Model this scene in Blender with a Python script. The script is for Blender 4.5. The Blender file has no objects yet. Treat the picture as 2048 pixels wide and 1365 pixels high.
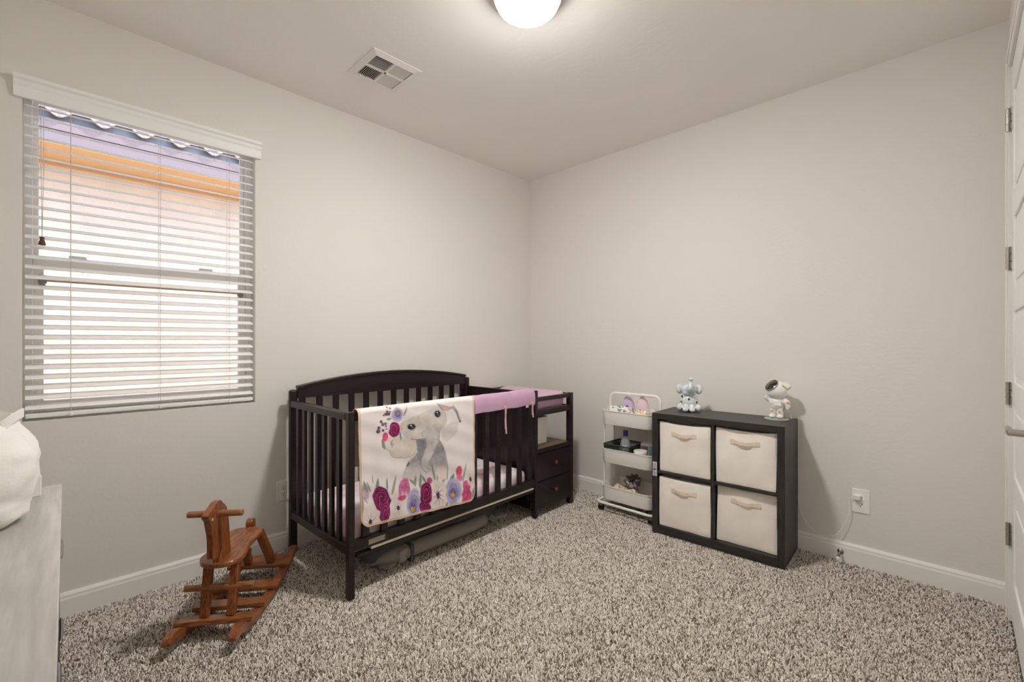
import bpy, bmesh, math, random
import numpy as np
from mathutils import Vector, Matrix, Euler

random.seed(7)
rng = np.random.default_rng(7)
S = bpy.context.scene
COL = S.collection
PI = math.pi

# ------------------------------------------------------------------ camera
CAM = (2.871, -3.145, 1.23)
YAW = math.radians(44.6)
cam_d = bpy.data.cameras.new('camera')
cam_d.sensor_width = 36.0
cam_d.lens = 907.0 / 2048.0 * 36.0
cam_d.shift_y = 2.5 / 2048.0
cam_d.clip_start = 0.02
cam = bpy.data.objects.new('camera', cam_d)
cam.location = CAM
cam.rotation_euler = (PI / 2, 0, YAW)
COL.objects.link(cam)
S.camera = cam

# ------------------------------------------------------------------ world, sun, exposure
S.view_settings.view_transform = 'Standard'
S.view_settings.look = 'None'
S.view_settings.gamma = 1.0
S.view_settings.use_curve_mapping = False
S.view_settings.exposure = 0.51
W = bpy.data.worlds.new('World')
S.world = W
W.use_nodes = True
wn = W.node_tree
wn.nodes.clear()
wo = wn.nodes.new('ShaderNodeOutputWorld')
wb = wn.nodes.new('ShaderNodeBackground')
sky = wn.nodes.new('ShaderNodeTexSky')
sky.sky_type = 'NISHITA'
sky.sun_disc = False
sky.sun_elevation = math.radians(52)
sky.sun_rotation = math.radians(60)
sky.air_density = 1.0
sky.dust_density = 1.5
wb.inputs['Strength'].default_value = 0.46
wn.links.new(sky.outputs[0], wb.inputs[0])
wn.links.new(wb.outputs[0], wo.inputs[0])
sun_d = bpy.data.lights.new('sun', 'SUN')
sun_d.energy = 6.2
sun_d.color = (1.0, 0.95, 0.88)
sun_d.angle = math.radians(0.6)
sun = bpy.data.objects.new('sun', sun_d)
sun.rotation_euler = Vector((-0.15, -0.62, -0.77)).to_track_quat('-Z', 'Y').to_euler()
sun.location = (4, 2, 8)
COL.objects.link(sun)
LAMP_STRENGTH = 200.0
S.cycles.max_bounces = 14
S.cycles.diffuse_bounces = 8

# ------------------------------------------------------------------ helpers
def lin(c):
    return tuple(((x / 255.0) / 12.92 if x / 255.0 <= 0.04045 else ((x / 255.0 + 0.055) / 1.055) ** 2.4) for x in c)

def mat(name, c, rough=0.6, metal=0.0, noise=0.0, nscale=20.0, bump=0.0, bscale=80.0, bdist=0.002, stretch=None,
        spec=0.5, coat=0.0, c2=None, detail=3.0, trans=0.0, ior=1.45, emit=0.0, sheen=0.0, alpha=1.0, lo=0.35, hi=0.65):
    m = bpy.data.materials.new(name)
    m.use_nodes = True
    nt = m.node_tree
    b = nt.nodes['Principled BSDF']
    col = lin(c)
    b.inputs['Base Color'].default_value = (*col, 1)
    b.inputs['Roughness'].default_value = rough
    b.inputs['Metallic'].default_value = metal
    b.inputs['Specular IOR Level'].default_value = spec
    b.inputs['IOR'].default_value = ior
    b.inputs['Coat Weight'].default_value = coat
    b.inputs['Transmission Weight'].default_value = trans
    b.inputs['Alpha'].default_value = alpha
    if sheen:
        b.inputs['Sheen Weight'].default_value = sheen
    if emit:
        b.inputs['Emission Color'].default_value = (*col, 1)
        b.inputs['Emission Strength'].default_value = emit
    tc = nt.nodes.new('ShaderNodeTexCoord')
    src = tc.outputs['Object']
    if stretch:
        mp = nt.nodes.new('ShaderNodeMapping')
        mp.inputs['Scale'].default_value = stretch
        nt.links.new(src, mp.inputs[0])
        src = mp.outputs[0]
    if noise or c2:
        n = nt.nodes.new('ShaderNodeTexNoise')
        n.inputs['Scale'].default_value = nscale
        n.inputs['Detail'].default_value = detail
        nt.links.new(src, n.inputs['Vector'])
        r = nt.nodes.new('ShaderNodeValToRGB')
        r.color_ramp.elements[0].position = lo
        r.color_ramp.elements[1].position = hi
        if c2:
            r.color_ramp.elements[0].color = (*lin(c2), 1)
            r.color_ramp.elements[1].color = (*col, 1)
        else:
            r.color_ramp.elements[0].color = (*[x * (1 - noise) for x in col], 1)
            r.color_ramp.elements[1].color = (*[min(1, x * (1 + noise)) for x in col], 1)
        nt.links.new(n.outputs['Fac'], r.inputs[0])
        nt.links.new(r.outputs[0], b.inputs['Base Color'])
    if bump:
        n2 = nt.nodes.new('ShaderNodeTexNoise')
        n2.inputs['Scale'].default_value = bscale
        n2.inputs['Detail'].default_value = 4
        nt.links.new(src, n2.inputs['Vector'])
        bp = nt.nodes.new('ShaderNodeBump')
        bp.inputs['Strength'].default_value = bump
        bp.inputs['Distance'].default_value = bdist
        nt.links.new(n2.outputs['Fac'], bp.inputs['Height'])
        nt.links.new(bp.outputs[0], b.inputs['Normal'])
    return m

def attr_mat(name, attr='col', rough=0.85, bump=0.0, bscale=300, sheen=0.0, spec=0.3):
    m = mat(name, (200, 200, 200), rough, bump=bump, bscale=bscale, bdist=0.001, sheen=sheen, spec=spec)
    nt = m.node_tree
    a = nt.nodes.new('ShaderNodeAttribute')
    a.attribute_name = attr
    nt.links.new(a.outputs['Color'], nt.nodes['Principled BSDF'].inputs['Base Color'])
    return m

class MB:
    def __init__(self):
        self.v = []
        self.f = []
    def add(self, vs, fs):
        o = len(self.v)
        self.v += [tuple(p) for p in vs]
        self.f += [tuple(i + o for i in f) for f in fs]
        return self
    def box(self, x0, x1, y0, y1, z0, z1):
        vs = [(x0, y0, z0), (x1, y0, z0), (x1, y1, z0), (x0, y1, z0), (x0, y0, z1), (x1, y0, z1), (x1, y1, z1), (x0, y1, z1)]
        return self.add(vs, [(0, 3, 2, 1), (4, 5, 6, 7), (0, 1, 5, 4), (1, 2, 6, 5), (2, 3, 7, 6), (3, 0, 4, 7)])
    def obox(self, c, d, rot=(0, 0, 0)):
        R = Euler(rot).to_matrix()
        hx, hy, hz = d[0] / 2, d[1] / 2, d[2] / 2
        vs = [(-hx, -hy, -hz), (hx, -hy, -hz), (hx, hy, -hz), (-hx, hy, -hz), (-hx, -hy, hz), (hx, -hy, hz), (hx, hy, hz), (-hx, hy, hz)]
        vs = [tuple(R @ Vector(p) + Vector(c)) for p in vs]
        return self.add(vs, [(0, 3, 2, 1), (4, 5, 6, 7), (0, 1, 5, 4), (1, 2, 6, 5), (2, 3, 7, 6), (3, 0, 4, 7)])
    def bar(self, a, b, w, d, up=(0, 0, 1)):
        a, b = Vector(a), Vector(b)
        t = (b - a).normalized()
        s = t.cross(Vector(up))
        if s.length < 1e-4:
            s = t.cross(Vector((1, 0, 0)))
        s.normalize()
        n = s.cross(t)
        vs = []
        for p in (a, b):
            for i, j in ((-1, -1), (1, -1), (1, 1), (-1, 1)):
                vs.append(p + s * (w / 2 * i) + n * (d / 2 * j))
        return self.add(vs, [(3, 2, 1, 0), (4, 5, 6, 7), (0, 1, 5, 4), (1, 2, 6, 5), (2, 3, 7, 6), (3, 0, 4, 7)])
    def tube(self, pts, r, n=10, closed=False):
        P = [Vector(p) for p in pts]
        N = len(P)
        rs = r if isinstance(r, (list, tuple)) else [r] * N
        up = Vector((0, 0, 1))
        vs = []
        prev = None
        for i in range(N):
            if closed:
                t = (P[(i + 1) % N] - P[i - 1])
            else:
                t = P[min(i + 1, N - 1)] - P[max(i - 1, 0)]
            t.normalize()
            if prev is None:
                s = t.cross(up)
                if s.length < 1e-3:
                    s = t.cross(Vector((1, 0, 0)))
            else:
                s = prev - t * prev.dot(t)
            s.normalize()
            prev = s
            q = t.cross(s)
            for k in range(n):
                a = 2 * PI * k / n
                vs.append(P[i] + s * (math.cos(a) * rs[i]) + q * (math.sin(a) * rs[i]))
        fs = []
        for i in range(N if closed else N - 1):
            j = (i + 1) % N
            for k in range(n):
                fs.append((i * n + k, i * n + (k + 1) % n, j * n + (k + 1) % n, j * n + k))
        if not closed:
            fs.append(tuple(range(n - 1, -1, -1)))
            fs.append(tuple(range((N - 1) * n, N * n)))
        return self.add(vs, fs)
    def lathe(self, prof, n=24, c=(0, 0, 0), R=None):
        vs = []
        for r, z in prof:
            for k in range(n):
                a = 2 * PI * k / n
                p = Vector((max(r, 1e-5) * math.cos(a), max(r, 1e-5) * math.sin(a), z))
                if R is not None:
                    p = R @ p
                vs.append(p + Vector(c))
        fs = []
        for i in range(len(prof) - 1):
            for k in range(n):
                fs.append((i * n + k, i * n + (k + 1) % n, (i + 1) * n + (k + 1) % n, (i + 1) * n + k))
        fs.append(tuple(range(n - 1, -1, -1)))
        fs.append(tuple(range((len(prof) - 1) * n, len(prof) * n)))
        return self.add(vs, fs)
    def prism(self, poly, axis, a0, a1):
        n = len(poly)
        def mk(p, a):
            if axis == 'x': return (a, p[0], p[1])
            if axis == 'y': return (p[0], a, p[1])
            return (p[0], p[1], a)
        vs = [mk(p, a0) for p in poly] + [mk(p, a1) for p in poly]
        fs = [tuple(range(n - 1, -1, -1)), tuple(range(n, 2 * n))]
        for i in range(n):
            j = (i + 1) % n
            fs.append((i, j, n + j, n + i))
        return self.add(vs, fs)
    def ell(self, c, rad, nu=16, nv=10, rot=None):
        R = Euler(rot).to_matrix() if rot else Matrix.Identity(3)
        vs = []
        for i in range(1, nv):
            t = PI * i / nv
            for k in range(nu):
                a = 2 * PI * k / nu
                vs.append(R @ Vector((rad[0] * math.sin(t) * math.cos(a), rad[1] * math.sin(t) * math.sin(a), rad[2] * math.cos(t))) + Vector(c))
        top = R @ Vector((0, 0, rad[2])) + Vector(c)
        bot = R @ Vector((0, 0, -rad[2])) + Vector(c)
        vs += [top, bot]
        fs = []
        for i in range(nv - 2):
            for k in range(nu):
                fs.append((i * nu + k, (i + 1) * nu + k, (i + 1) * nu + (k + 1) % nu, i * nu + (k + 1) % nu))
        T = (nv - 1) * nu
        for k in range(nu):
            fs.append((T, k, (k + 1) % nu))
            fs.append((T + 1, (nv - 2) * nu + (k + 1) % nu, (nv - 2) * nu + k))
        return self.add(vs, fs)
    def loft(self, rings, cap0=True, cap1=True):
        n = len(rings[0])
        vs = [p for r in rings for p in r]
        fs = []
        for i in range(len(rings) - 1):
            for k in range(n):
                fs.append((i * n + k, i * n + (k + 1) % n, (i + 1) * n + (k + 1) % n, (i + 1) * n + k))
        if cap0: fs.append(tuple(range(n - 1, -1, -1)))
        if cap1: fs.append(tuple(range((len(rings) - 1) * n, len(rings) * n)))
        return self.add(vs, fs)
    def strip(self, pts, t, w, up=(0, 0, 1)):
        P = [Vector(p) for p in pts]
        rings = []
        for i in range(len(P)):
            d_ = (P[min(i + 1, len(P) - 1)] - P[max(i - 1, 0)]).normalized()
            s_ = d_.cross(Vector(up))
            s_.normalize()
            n_ = s_.cross(d_)
            rings.append([P[i] + s_ * (t / 2 * a) + n_ * (w / 2 * b) for a, b in ((-1, -1), (1, -1), (1, 1), (-1, 1))])
        return self.loft(rings)
    def mesh(self, name, fix=True):
        me = bpy.data.meshes.new(name)
        me.from_pydata(self.v, [], self.f)
        if fix:
            bm = bmesh.new()
            bm.from_mesh(me)
            bmesh.ops.recalc_face_normals(bm, faces=bm.faces)
            bm.to_mesh(me)
            bm.free()
        return me
    def build(self, name, m, parent=None, bevel=0.0, smooth=False, seg=2, remesh=0.0, sub=0, loc=None, rot=None, fix=True):
        me = self.mesh(name, fix)
        me.materials.append(m)
        return link(name, me, parent, bevel, smooth, seg, remesh, sub, loc, rot)

def link(name, me, parent=None, bevel=0.0, smooth=False, seg=2, remesh=0.0, sub=0, loc=None, rot=None):
    o = bpy.data.objects.new(name, me)
    COL.objects.link(o)
    if parent is not None:
        o.parent = parent
    if loc: o.location = loc
    if rot: o.rotation_euler = rot
    if remesh:
        r = o.modifiers.new('remesh', 'REMESH')
        r.mode = 'VOXEL'
        r.voxel_size = remesh
        r.use_smooth_shade = True
        sm = o.modifiers.new('smooth', 'SMOOTH')
        sm.iterations = 6
    if bevel:
        b = o.modifiers.new('bevel', 'BEVEL')
        b.width = bevel
        b.segments = seg
        b.limit_method = 'ANGLE'
        b.angle_limit = math.radians(35)
    if sub:
        s = o.modifiers.new('sub', 'SUBSURF')
        s.levels = sub
        s.render_levels = sub
    if smooth:
        me.polygons.foreach_set('use_smooth', [True] * len(me.polygons))
        try:
            if not (remesh or sub):
                me.set_sharp_from_angle(angle=math.radians(50))
        except Exception:
            pass
    return o

def tag(o, label, cat=None, group=None, kind=None):
    o['label'] = label
    if cat: o['category'] = cat
    if group: o['group'] = group
    if kind: o['kind'] = kind
    return o

def thing(name, label, cat, loc=(0, 0, 0), rotz=0.0, group=None, kind=None):
    o = bpy.data.objects.new(name, None)
    o.empty_display_size = 0.05
    COL.objects.link(o)
    o.location = loc
    o.rotation_euler = (0, 0, rotz)
    return tag(o, label, cat, group, kind)

def copies(src, spots, parent=None):
    """copies of one single-mesh part at further locations (shared mesh)"""
    for s in spots:
        c = src.copy()
        COL.objects.link(c)
        if parent is not None: c.parent = parent
        c.location = s
    return src

def soft_box(dims, cuts, fn=None, rad=0.0):
    """a subdivided box centred on x,y with its base at z=0; rounded by rad, then displaced by fn"""
    bm = bmesh.new()
    bmesh.ops.create_cube(bm, size=1.0)
    bmesh.ops.subdivide_edges(bm, edges=bm.edges[:], cuts=cuts, use_grid_fill=True)
    dx, dy, dz = dims
    for v in bm.verts:
        p = Vector((v.co.x * dx, v.co.y * dy, v.co.z * dz))
        if rad:
            q = Vector((max(-dx / 2 + rad, min(dx / 2 - rad, p.x)), max(-dy / 2 + rad, min(dy / 2 - rad, p.y)), max(-dz / 2 + rad, min(dz / 2 - rad, p.z))))
            e = p - q
            if e.length > 1e-6:
                p = q + e.normalized() * rad
        p.z += dz / 2
        v.co = Vector(fn(p, Vector(v.co * 2))) if fn else p
    me = bpy.data.meshes.new('soft')
    bm.to_mesh(me)
    bm.free()
    return me

def soft(name, me, m, parent=None, loc=None, rot=None, sub=0):
    me.materials.append(m)
    return link(name, me, parent, 0, True, 2, 0, sub, loc, rot)

def hnoise(x, y, z, s=1.0):
    from mathutils import noise as mn
    return mn.noise(Vector((x * s, y * s, z * s)))

def rr(w, d, r, z, n=6, cx=0, cy=0):
    pts = []
    for (sx, sy, a0) in ((1, 1, 0), (-1, 1, 90), (-1, -1, 180), (1, -1, 270)):
        for k in range(n + 1):
            a = math.radians(a0 + 90 * k / n)
            pts.append((cx + sx * (w / 2 - r) + r * math.cos(a), cy + sy * (d / 2 - r) + r * math.sin(a), z))
    return pts

# ------------------------------------------------------------------ materials
M = {}
M['wall'] = mat('wall_paint', (230, 227, 222), 0.9, bump=0.25, bscale=55, bdist=0.0035, spec=0.2)
M['ceil'] = mat('ceiling_paint', (242, 240, 236), 0.92, bump=0.3, bscale=32, bdist=0.004, spec=0.2)
M['trim'] = mat('trim_paint', (242, 240, 237), 0.45)
M['door'] = mat('door_paint', (243, 243, 243), 0.4)
M['vinyl'] = mat('white_vinyl', (246, 246, 245), 0.4)
M['blind'] = mat('blind_white', (248, 248, 248), 0.5)
M['cordw'] = mat('cord_white', (205, 203, 198), 0.8)
M['tassel'] = mat('tassel_wood', (92, 66, 44), 0.6)
M['nickel'] = mat('brushed_nickel', (190, 186, 180), 0.32, metal=1.0)
M['hole_shade'] = mat('opening_shade', (22, 22, 22), 0.9)  # near-black colour standing in for shade inside openings
M['vent'] = mat('vent_white', (236, 232, 228), 0.45)
M['plate'] = mat('plate_white', (247, 245, 241), 0.4)
M['black'] = mat('black_plastic', (18, 18, 18), 0.4)
M['esp'] = mat('espresso_wood', (31, 20, 20), 0.34, noise=0.3, nscale=6, stretch=(1, 1, 12), coat=0.15, spec=0.45)
M['esp_sheen'] = mat('espresso_shelf_sheen', (96, 75, 56), 0.5, noise=0.1, nscale=8)  # espresso lightened: the sheen on the shelf is put into its colour
M['copper'] = mat('copper_knob', (150, 84, 60), 0.3, metal=0.8)
M['support'] = mat('raw_board', (198, 188, 168), 0.8)
M['sticker'] = mat('sticker_paper', (226, 224, 220), 0.7)
M['ink'] = mat('print_ink', (120, 116, 112), 0.8)
M['blackwood'] = mat('black_brown_wood', (48, 45, 43), 0.42, noise=0.35, nscale=9, stretch=(14, 14, 1), bump=0.3, bscale=25, bdist=0.001, detail=5)
M['blackwood_h'] = mat('black_brown_wood_flat', (50, 47, 45), 0.4, noise=0.35, nscale=9, stretch=(1, 14, 14), bump=0.3, bscale=25, bdist=0.001, detail=5)
M['canvas'] = mat('beige_canvas', (245, 238, 230), 0.9, bump=0.25, bscale=350, bdist=0.0006, noise=0.04, nscale=8)
M['canvas_d'] = mat('canvas_strap', (232, 216, 196), 0.9, bump=0.2, bscale=300, bdist=0.0006)
M['dresser_top_glare'] = mat('dresser_top_glare', (176, 173, 168), 0.2, noise=0.12, nscale=5, stretch=(1, 10, 10), ior=1.75, bump=0.15, bscale=10, bdist=0.001, detail=5)  # window glare on the black-brown top is put into this light grey
M['dresser'] = mat('dresser_black', (26, 26, 26), 0.4)
M['linen'] = mat('white_linen', (245, 243, 239), 0.9, bump=0.4, bscale=14, bdist=0.012)
M['white'] = mat('white_plastic', (245, 244, 242), 0.35)
M['cart'] = mat('cart_white_steel', (245, 242, 237), 0.38)
M['caster'] = mat('caster_black', (24, 24, 25), 0.35)
M['steel'] = mat('steel', (150, 148, 146), 0.3, metal=1.0)
M['glaze'] = mat('ceramic_blue_glaze', (230, 234, 237), 0.16, noise=0.05, nscale=9, coat=0.5)
M['glaze_b'] = mat('ceramic_head_glaze', (214, 224, 233), 0.16, coat=0.5)
M['gold'] = mat('orange_patch', (236, 188, 104), 0.5)
M['yellow'] = mat('yellow_strip', (188, 178, 26), 0.5)
M['visor'] = mat('dark_visor', (20, 18, 18), 0.06, coat=1.0)
M['dome_base'] = mat('clear_base', (172, 172, 162), 0.25, spec=0.6)
M['lilac'] = mat('lilac_plush', (200, 160, 190), 0.95, bump=0.4, bscale=240, bdist=0.002, sheen=0.3, noise=0.06, nscale=6)
M['pinktie'] = mat('pink_ribbon', (226, 172, 190), 0.8)
M['pad'] = mat('pink_plush_pad', (214, 176, 200), 0.97, bump=0.5, bscale=180, bdist=0.003, sheen=0.3, noise=0.05, nscale=5)
M['sheet'] = mat('crib_sheet', (238, 228, 232), 0.92, c2=(226, 186, 196), nscale=7, detail=2, bump=0.3, bscale=12, bdist=0.006, lo=0.36, hi=0.56)
M['char'] = mat('charcoal_fabric', (84, 83, 83), 0.92, bump=0.3, bscale=400, bdist=0.0008, noise=0.12, nscale=10)
M['grey_f'] = mat('grey_padding', (140, 134, 128), 0.92, bump=0.3, bscale=350, bdist=0.0008)
M['grey_l'] = mat('grey_plastic', (150, 148, 142), 0.6)
M['stucco'] = mat('stucco', (232, 216, 200), 0.95, bump=0.6, bscale=90, bdist=0.006, noise=0.05, nscale=6)
M['soffit'] = mat('soffit_tan', (216, 176, 130), 0.95, bump=0.4, bscale=60, bdist=0.004)
M['fascia'] = mat('fascia_paint', (150, 134, 138), 0.85)
M['gap'] = mat('shade_grey_closure', (120, 124, 134), 0.9, noise=0.2, nscale=10)  # shadow under the tile humps painted into the bird stop's blue-grey
M['tile'] = mat('clay_tile', (222, 190, 172), 0.9, noise=0.12, nscale=12)
M['earth'] = mat('gravel', (196, 180, 160), 0.95, noise=0.2, nscale=10)
M['rod'] = mat('tan_rod', (190, 168, 138), 0.6)

def glass_mat():
    m = bpy.data.materials.new('window_glass')
    m.use_nodes = True
    nt = m.node_tree
    nt.nodes.clear()
    o = nt.nodes.new('ShaderNodeOutputMaterial')
    mx = nt.nodes.new('ShaderNodeMixShader')
    t = nt.nodes.new('ShaderNodeBsdfTransparent')
    t.inputs[0].default_value = (0.96, 0.97, 0.98, 1)
    g = nt.nodes.new('ShaderNodeBsdfGlossy')
    g.inputs['Roughness'].default_value = 0.02
    fr = nt.nodes.new('ShaderNodeFresnel')
    fr.inputs[0].default_value = 1.35
    nt.links.new(fr.outputs[0], mx.inputs[0])
    nt.links.new(t.outputs[0], mx.inputs[1])
    nt.links.new(g.outputs[0], mx.inputs[2])
    nt.links.new(mx.outputs[0], o.inputs[0])
    return m
M['glass'] = glass_mat()

def oak_mat(name, stretch, base=(166, 100, 52), dark=(100, 52, 24)):
    m = bpy.data.materials.new(name)
    m.use_nodes = True
    nt = m.node_tree
    b = nt.nodes['Principled BSDF']
    tc = nt.nodes.new('ShaderNodeTexCoord')
    mp = nt.nodes.new('ShaderNodeMapping')
    mp.inputs['Scale'].default_value = stretch
    nt.links.new(tc.outputs['Object'], mp.inputs[0])
    n = nt.nodes.new('ShaderNodeTexNoise')
    n.inputs['Scale'].default_value = 9
    n.inputs['Detail'].default_value = 6
    n.inputs['Distortion'].default_value = 0.6
    nt.links.new(mp.outputs[0], n.inputs['Vector'])
    r = nt.nodes.new('ShaderNodeValToRGB')
    r.color_ramp.elements[0].position = 0.36
    r.color_ramp.elements[0].color = (*lin(dark), 1)
    r.color_ramp.elements[1].position = 0.62
    r.color_ramp.elements[1].color = (*lin(base), 1)
    nt.links.new(n.outputs['Fac'], r.inputs[0])
    nt.links.new(r.outputs[0], b.inputs['Base Color'])
    b.inputs['Roughness'].default_value = 0.34
    b.inputs['Coat Weight'].default_value = 0.25
    b.inputs['Coat Roughness'].default_value = 0.25
    return m
M['oak_x'] = oak_mat('oak_long', (2, 22, 22))
M['oak_y'] = oak_mat('oak_cross', (22, 2, 22))
M['oak_z'] = oak_mat('oak_upright', (22, 22, 2), (160, 94, 50), (104, 56, 28))
M['oak_d'] = oak_mat('oak_dowel', (22, 2, 22), (168, 112, 70), (122, 72, 40))

# ------------------------------------------------------------------ room shell
RX, RY, RZ = 3.037, -3.62, 2.74
WY0, WY1, WZ0, WZ1 = -3.236, -2.328, 0.885, 2.36          # window opening
DY0, DY1, DZ = -0.985, -0.185, 2.44                        # door opening

fl = MB().box(-0.15, RX + 0.15, RY - 0.15, 0.15, -0.12, -0.014).build('floor', mat('carpet_backing', (150, 138, 126), 1.0, c2=(104, 92, 80), nscale=160, detail=2))
tag(fl, 'carpeted bedroom floor under the speckled pile', 'floor', kind='structure')
ce = MB().box(-0.15, RX + 0.15, RY - 0.15, 0.15, RZ, RZ + 0.15).build('ceiling', M['ceil'])
tag(ce, 'flat greige painted bedroom ceiling', 'ceiling', kind='structure')
w = MB()
w.box(-0.15, 0, RY - 0.15, WY0, -0.014, RZ).box(-0.15, 0, WY1, 0.15, -0.014, RZ).box(-0.15, 0, WY0, WY1, -0.014, WZ0).box(-0.15, 0, WY0, WY1, WZ1, RZ)
tag(w.build('wall_left', M['wall']), 'greige wall with the window in it', 'wall', kind='structure')
tag(MB().box(0, RX + 0.15, 0, 0.15, -0.014, RZ).build('wall_back', M['wall']), 'blank greige wall behind the cube organizer', 'wall', kind='structure')
w = MB()
w.box(RX, RX + 0.15, RY - 0.15, DY0, -0.014, RZ).box(RX, RX + 0.15, DY1, 0, -0.014, RZ).box(RX, RX + 0.15, DY0, DY1, DZ, RZ)
tag(w.build('wall_right', M['wall']), 'greige wall holding the white door at the right edge', 'wall', kind='structure')
tag(MB().box(0, RX, RY - 0.15, RY, -0.014, RZ).build('wall_front', M['wall']), 'greige wall behind the dresser', 'wall', kind='structure')

bb_prof = [(0, -0.012), (0.016, -0.012), (0.016, 0.072), (0.013, 0.082), (0.013, 0.09), (0.006, 0.102), (0, 0.102)]
b = MB().prism(bb_prof, 'y', RY, 0).build('baseboard_left', M['trim'])
tag(b, 'white baseboard along the window wall', 'baseboard', kind='structure')
b = MB().prism([(-p[0], p[1]) for p in bb_prof], 'x', 0.016, RX).build('baseboard_back', M['trim'])
tag(b, 'white baseboard along the blank back wall', 'baseboard', kind='structure')
b = MB().prism([(RX - p[0], p[1]) for p in bb_prof], 'y', RY, -1.06).build('baseboard_right', M['trim'])
tag(b, 'white baseboard along the door wall', 'baseboard', kind='structure')

# ------------------------------------------------------------------ door at the right edge
dr = thing('door_1', 'white panelled door with four nickel hinges at the right edge', 'door', (RX, DY1, 0), kind='structure')
LX0, LX1 = 0.0, 0.035
leaf_w = 0.79
lf = MB().box(LX0 + 0.006, LX1, -leaf_w, -0.006, 0.012, 2.43)
# stiles and rails stand proud of the panel field
xs0, xs1 = LX0 - 0.002, LX0 + 0.008
st = 0.11
lf.box(xs0, xs1, -st, -0.006, 0.012, 2.43).box(xs0, xs1, -leaf_w, -leaf_w + st, 0.012, 2.43)
zr = [0.012, 0.24, 0.62, 1.0, 1.38, 1.76, 2.14, 2.43]
rails = [(0.012, 0.20), (0.56, 0.66), (0.96, 1.06), (1.36, 1.46), (1.76, 1.86), (2.30, 2.43)]
for a, c in rails:
    lf.box(xs0, xs1, -leaf_w + st, -st, a, c)
leaf = lf.build('door_leaf', M['door'], dr, bevel=0.003)
for (a, c) in zip([r[1] for r in rails[:-1]], [r[0] for r in rails[1:]]):
    MB().box(LX0 + 0.001, LX0 + 0.008, -leaf_w + st + 0.03, -st - 0.03, a + 0.03, c - 0.03).build('door_panel', M['door'], dr, bevel=0.004)
for z in (0.385, 1.005, 1.60, 2.21):
    h = MB().tube([(-0.013, 0.0, z - 0.05), (-0.013, 0.0, z + 0.05)], 0.0075, 10)
    for dz in (-0.033, 0.0, 0.033):
        h.box(-0.0065, -0.002, -0.03, 0.028, z + dz - 0.0145, z + dz + 0.0145)
    for zz in (-0.017, 0.017):
        h.tube([(-0.013, 0, z + zz - 0.0015), (-0.013, 0, z + zz + 0.0015)], 0.009, 10)
    h.build('hinge', M['nickel'], dr, smooth=True)
ha = MB()
ha.lathe([(0.001, 0), (0.032, 0), (0.032, 0.008), (0.012, 0.012), (0.011, 0.05), (0.001, 0.05)], 20, (LX0 - 0.002, -leaf_w + 0.065, 0.93), Matrix.Rotation(-PI / 2, 3, 'Y'))
ha.tube([(-0.045, -leaf_w + 0.065, 0.93), (-0.046, -leaf_w + 0.12, 0.93), (-0.044, -leaf_w + 0.185, 0.928)], [0.011, 0.0095, 0.009], 12)
ha.build('lever_handle', M['nickel'], dr, smooth=True)
tr = MB()
cw, ct = 0.058, 0.013
tr.box(RX - ct, RX, DY1 + 0.004, DY1 + 0.004 + cw, 0, DZ + cw)
tr.box(RX - ct, RX, DY0 - cw, DY0, 0, DZ + cw)
tr.box(RX - ct, RX, DY0, DY1 + 0.004, DZ + 0.004, DZ + cw)
tr.box(RX - ct - 0.005, RX - ct, DY1 + 0.004 + cw - 0.018, DY1 + 0.004 + cw, 0, DZ + cw)
tr.box(RX - ct - 0.005, RX - ct, DY0 - cw, DY1 + cw, DZ + cw - 0.018, DZ + cw)
tr.box(RX + 0.036, RX + 0.15, DY0, DY1, -0.01, DZ)
tag(tr.build('trim_1', M['trim'], bevel=0.002), 'white casing around the panelled door', 'door casing', kind='structure')

# ------------------------------------------------------------------ window
wi = thing('window_1', 'white single hung window behind the blind', 'window', (0, 0, 0), kind='structure')
def frame(mb, x0, x1, y0, y1, z0, z1, w_, wb_=None, wt_=None):
    wb_ = wb_ or w_; wt_ = wt_ or w_
    mb.box(x0, x1, y0, y0 + w_, z0, z1).box(x0, x1, y1 - w_, y1, z0, z1)
    mb.box(x0, x1, y0 + w_, y1 - w_, z0, z0 + wb_).box(x0, x1, y0 + w_, y1 - w_, z1 - wt_, z1)
    return mb
frame(MB(), -0.145, -0.075, WY0 - 0.001, WY1 + 0.001, WZ0 - 0.001, WZ1 + 0.001, 0.03).build('window_frame', M['vinyl'], wi, bevel=0.003)
us = frame(MB(), -0.135, -0.112, WY0 + 0.03, WY1 - 0.03, 1.575, WZ1 - 0.03, 0.018, 0.045, 0.012).build('upper_sash', M['vinyl'], wi, bevel=0.003)
ls = frame(MB(), -0.110, -0.08, WY0 + 0.03, WY1 - 0.03, WZ0 + 0.03, 1.62, 0.034, 0.05, 0.05).build('lower_sash', M['vinyl'], wi, bevel=0.003)
MB().box(-0.126, -0.122, WY0 + 0.045, WY1 - 0.045, 1.61, WZ1 - 0.04).build('glass_pane', M['glass'], us)
MB().box(-0.097, -0.093, WY0 + 0.06, WY1 - 0.06, WZ0 + 0.07, 1.575).build('glass_pane', M['glass'], ls)
for yy in (-3.06, -2.55):
    MB().box(-0.108, -0.078, yy - 0.03, yy + 0.03, 1.62, 1.634).build('sash_lock', M['vinyl'], ls, bevel=0.003)
rodo = MB().tube([(-0.071, WY0 + 0.055, 1.515), (-0.071, WY1 - 0.055, 1.515)], 0.0105, 12).build('security_rod', M['rod'], wi, smooth=True)
for yy in (WY0 + 0.06, WY1 - 0.058):
    MB().box(-0.08, -0.056, yy - 0.014, yy + 0.014, 1.495, 1.532).obox((-0.066, yy, 1.49), (0.02, 0.02, 0.012), (0, 0, 0)).build('rod_bracket', M['grey_l'], wi, bevel=0.003)

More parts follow.
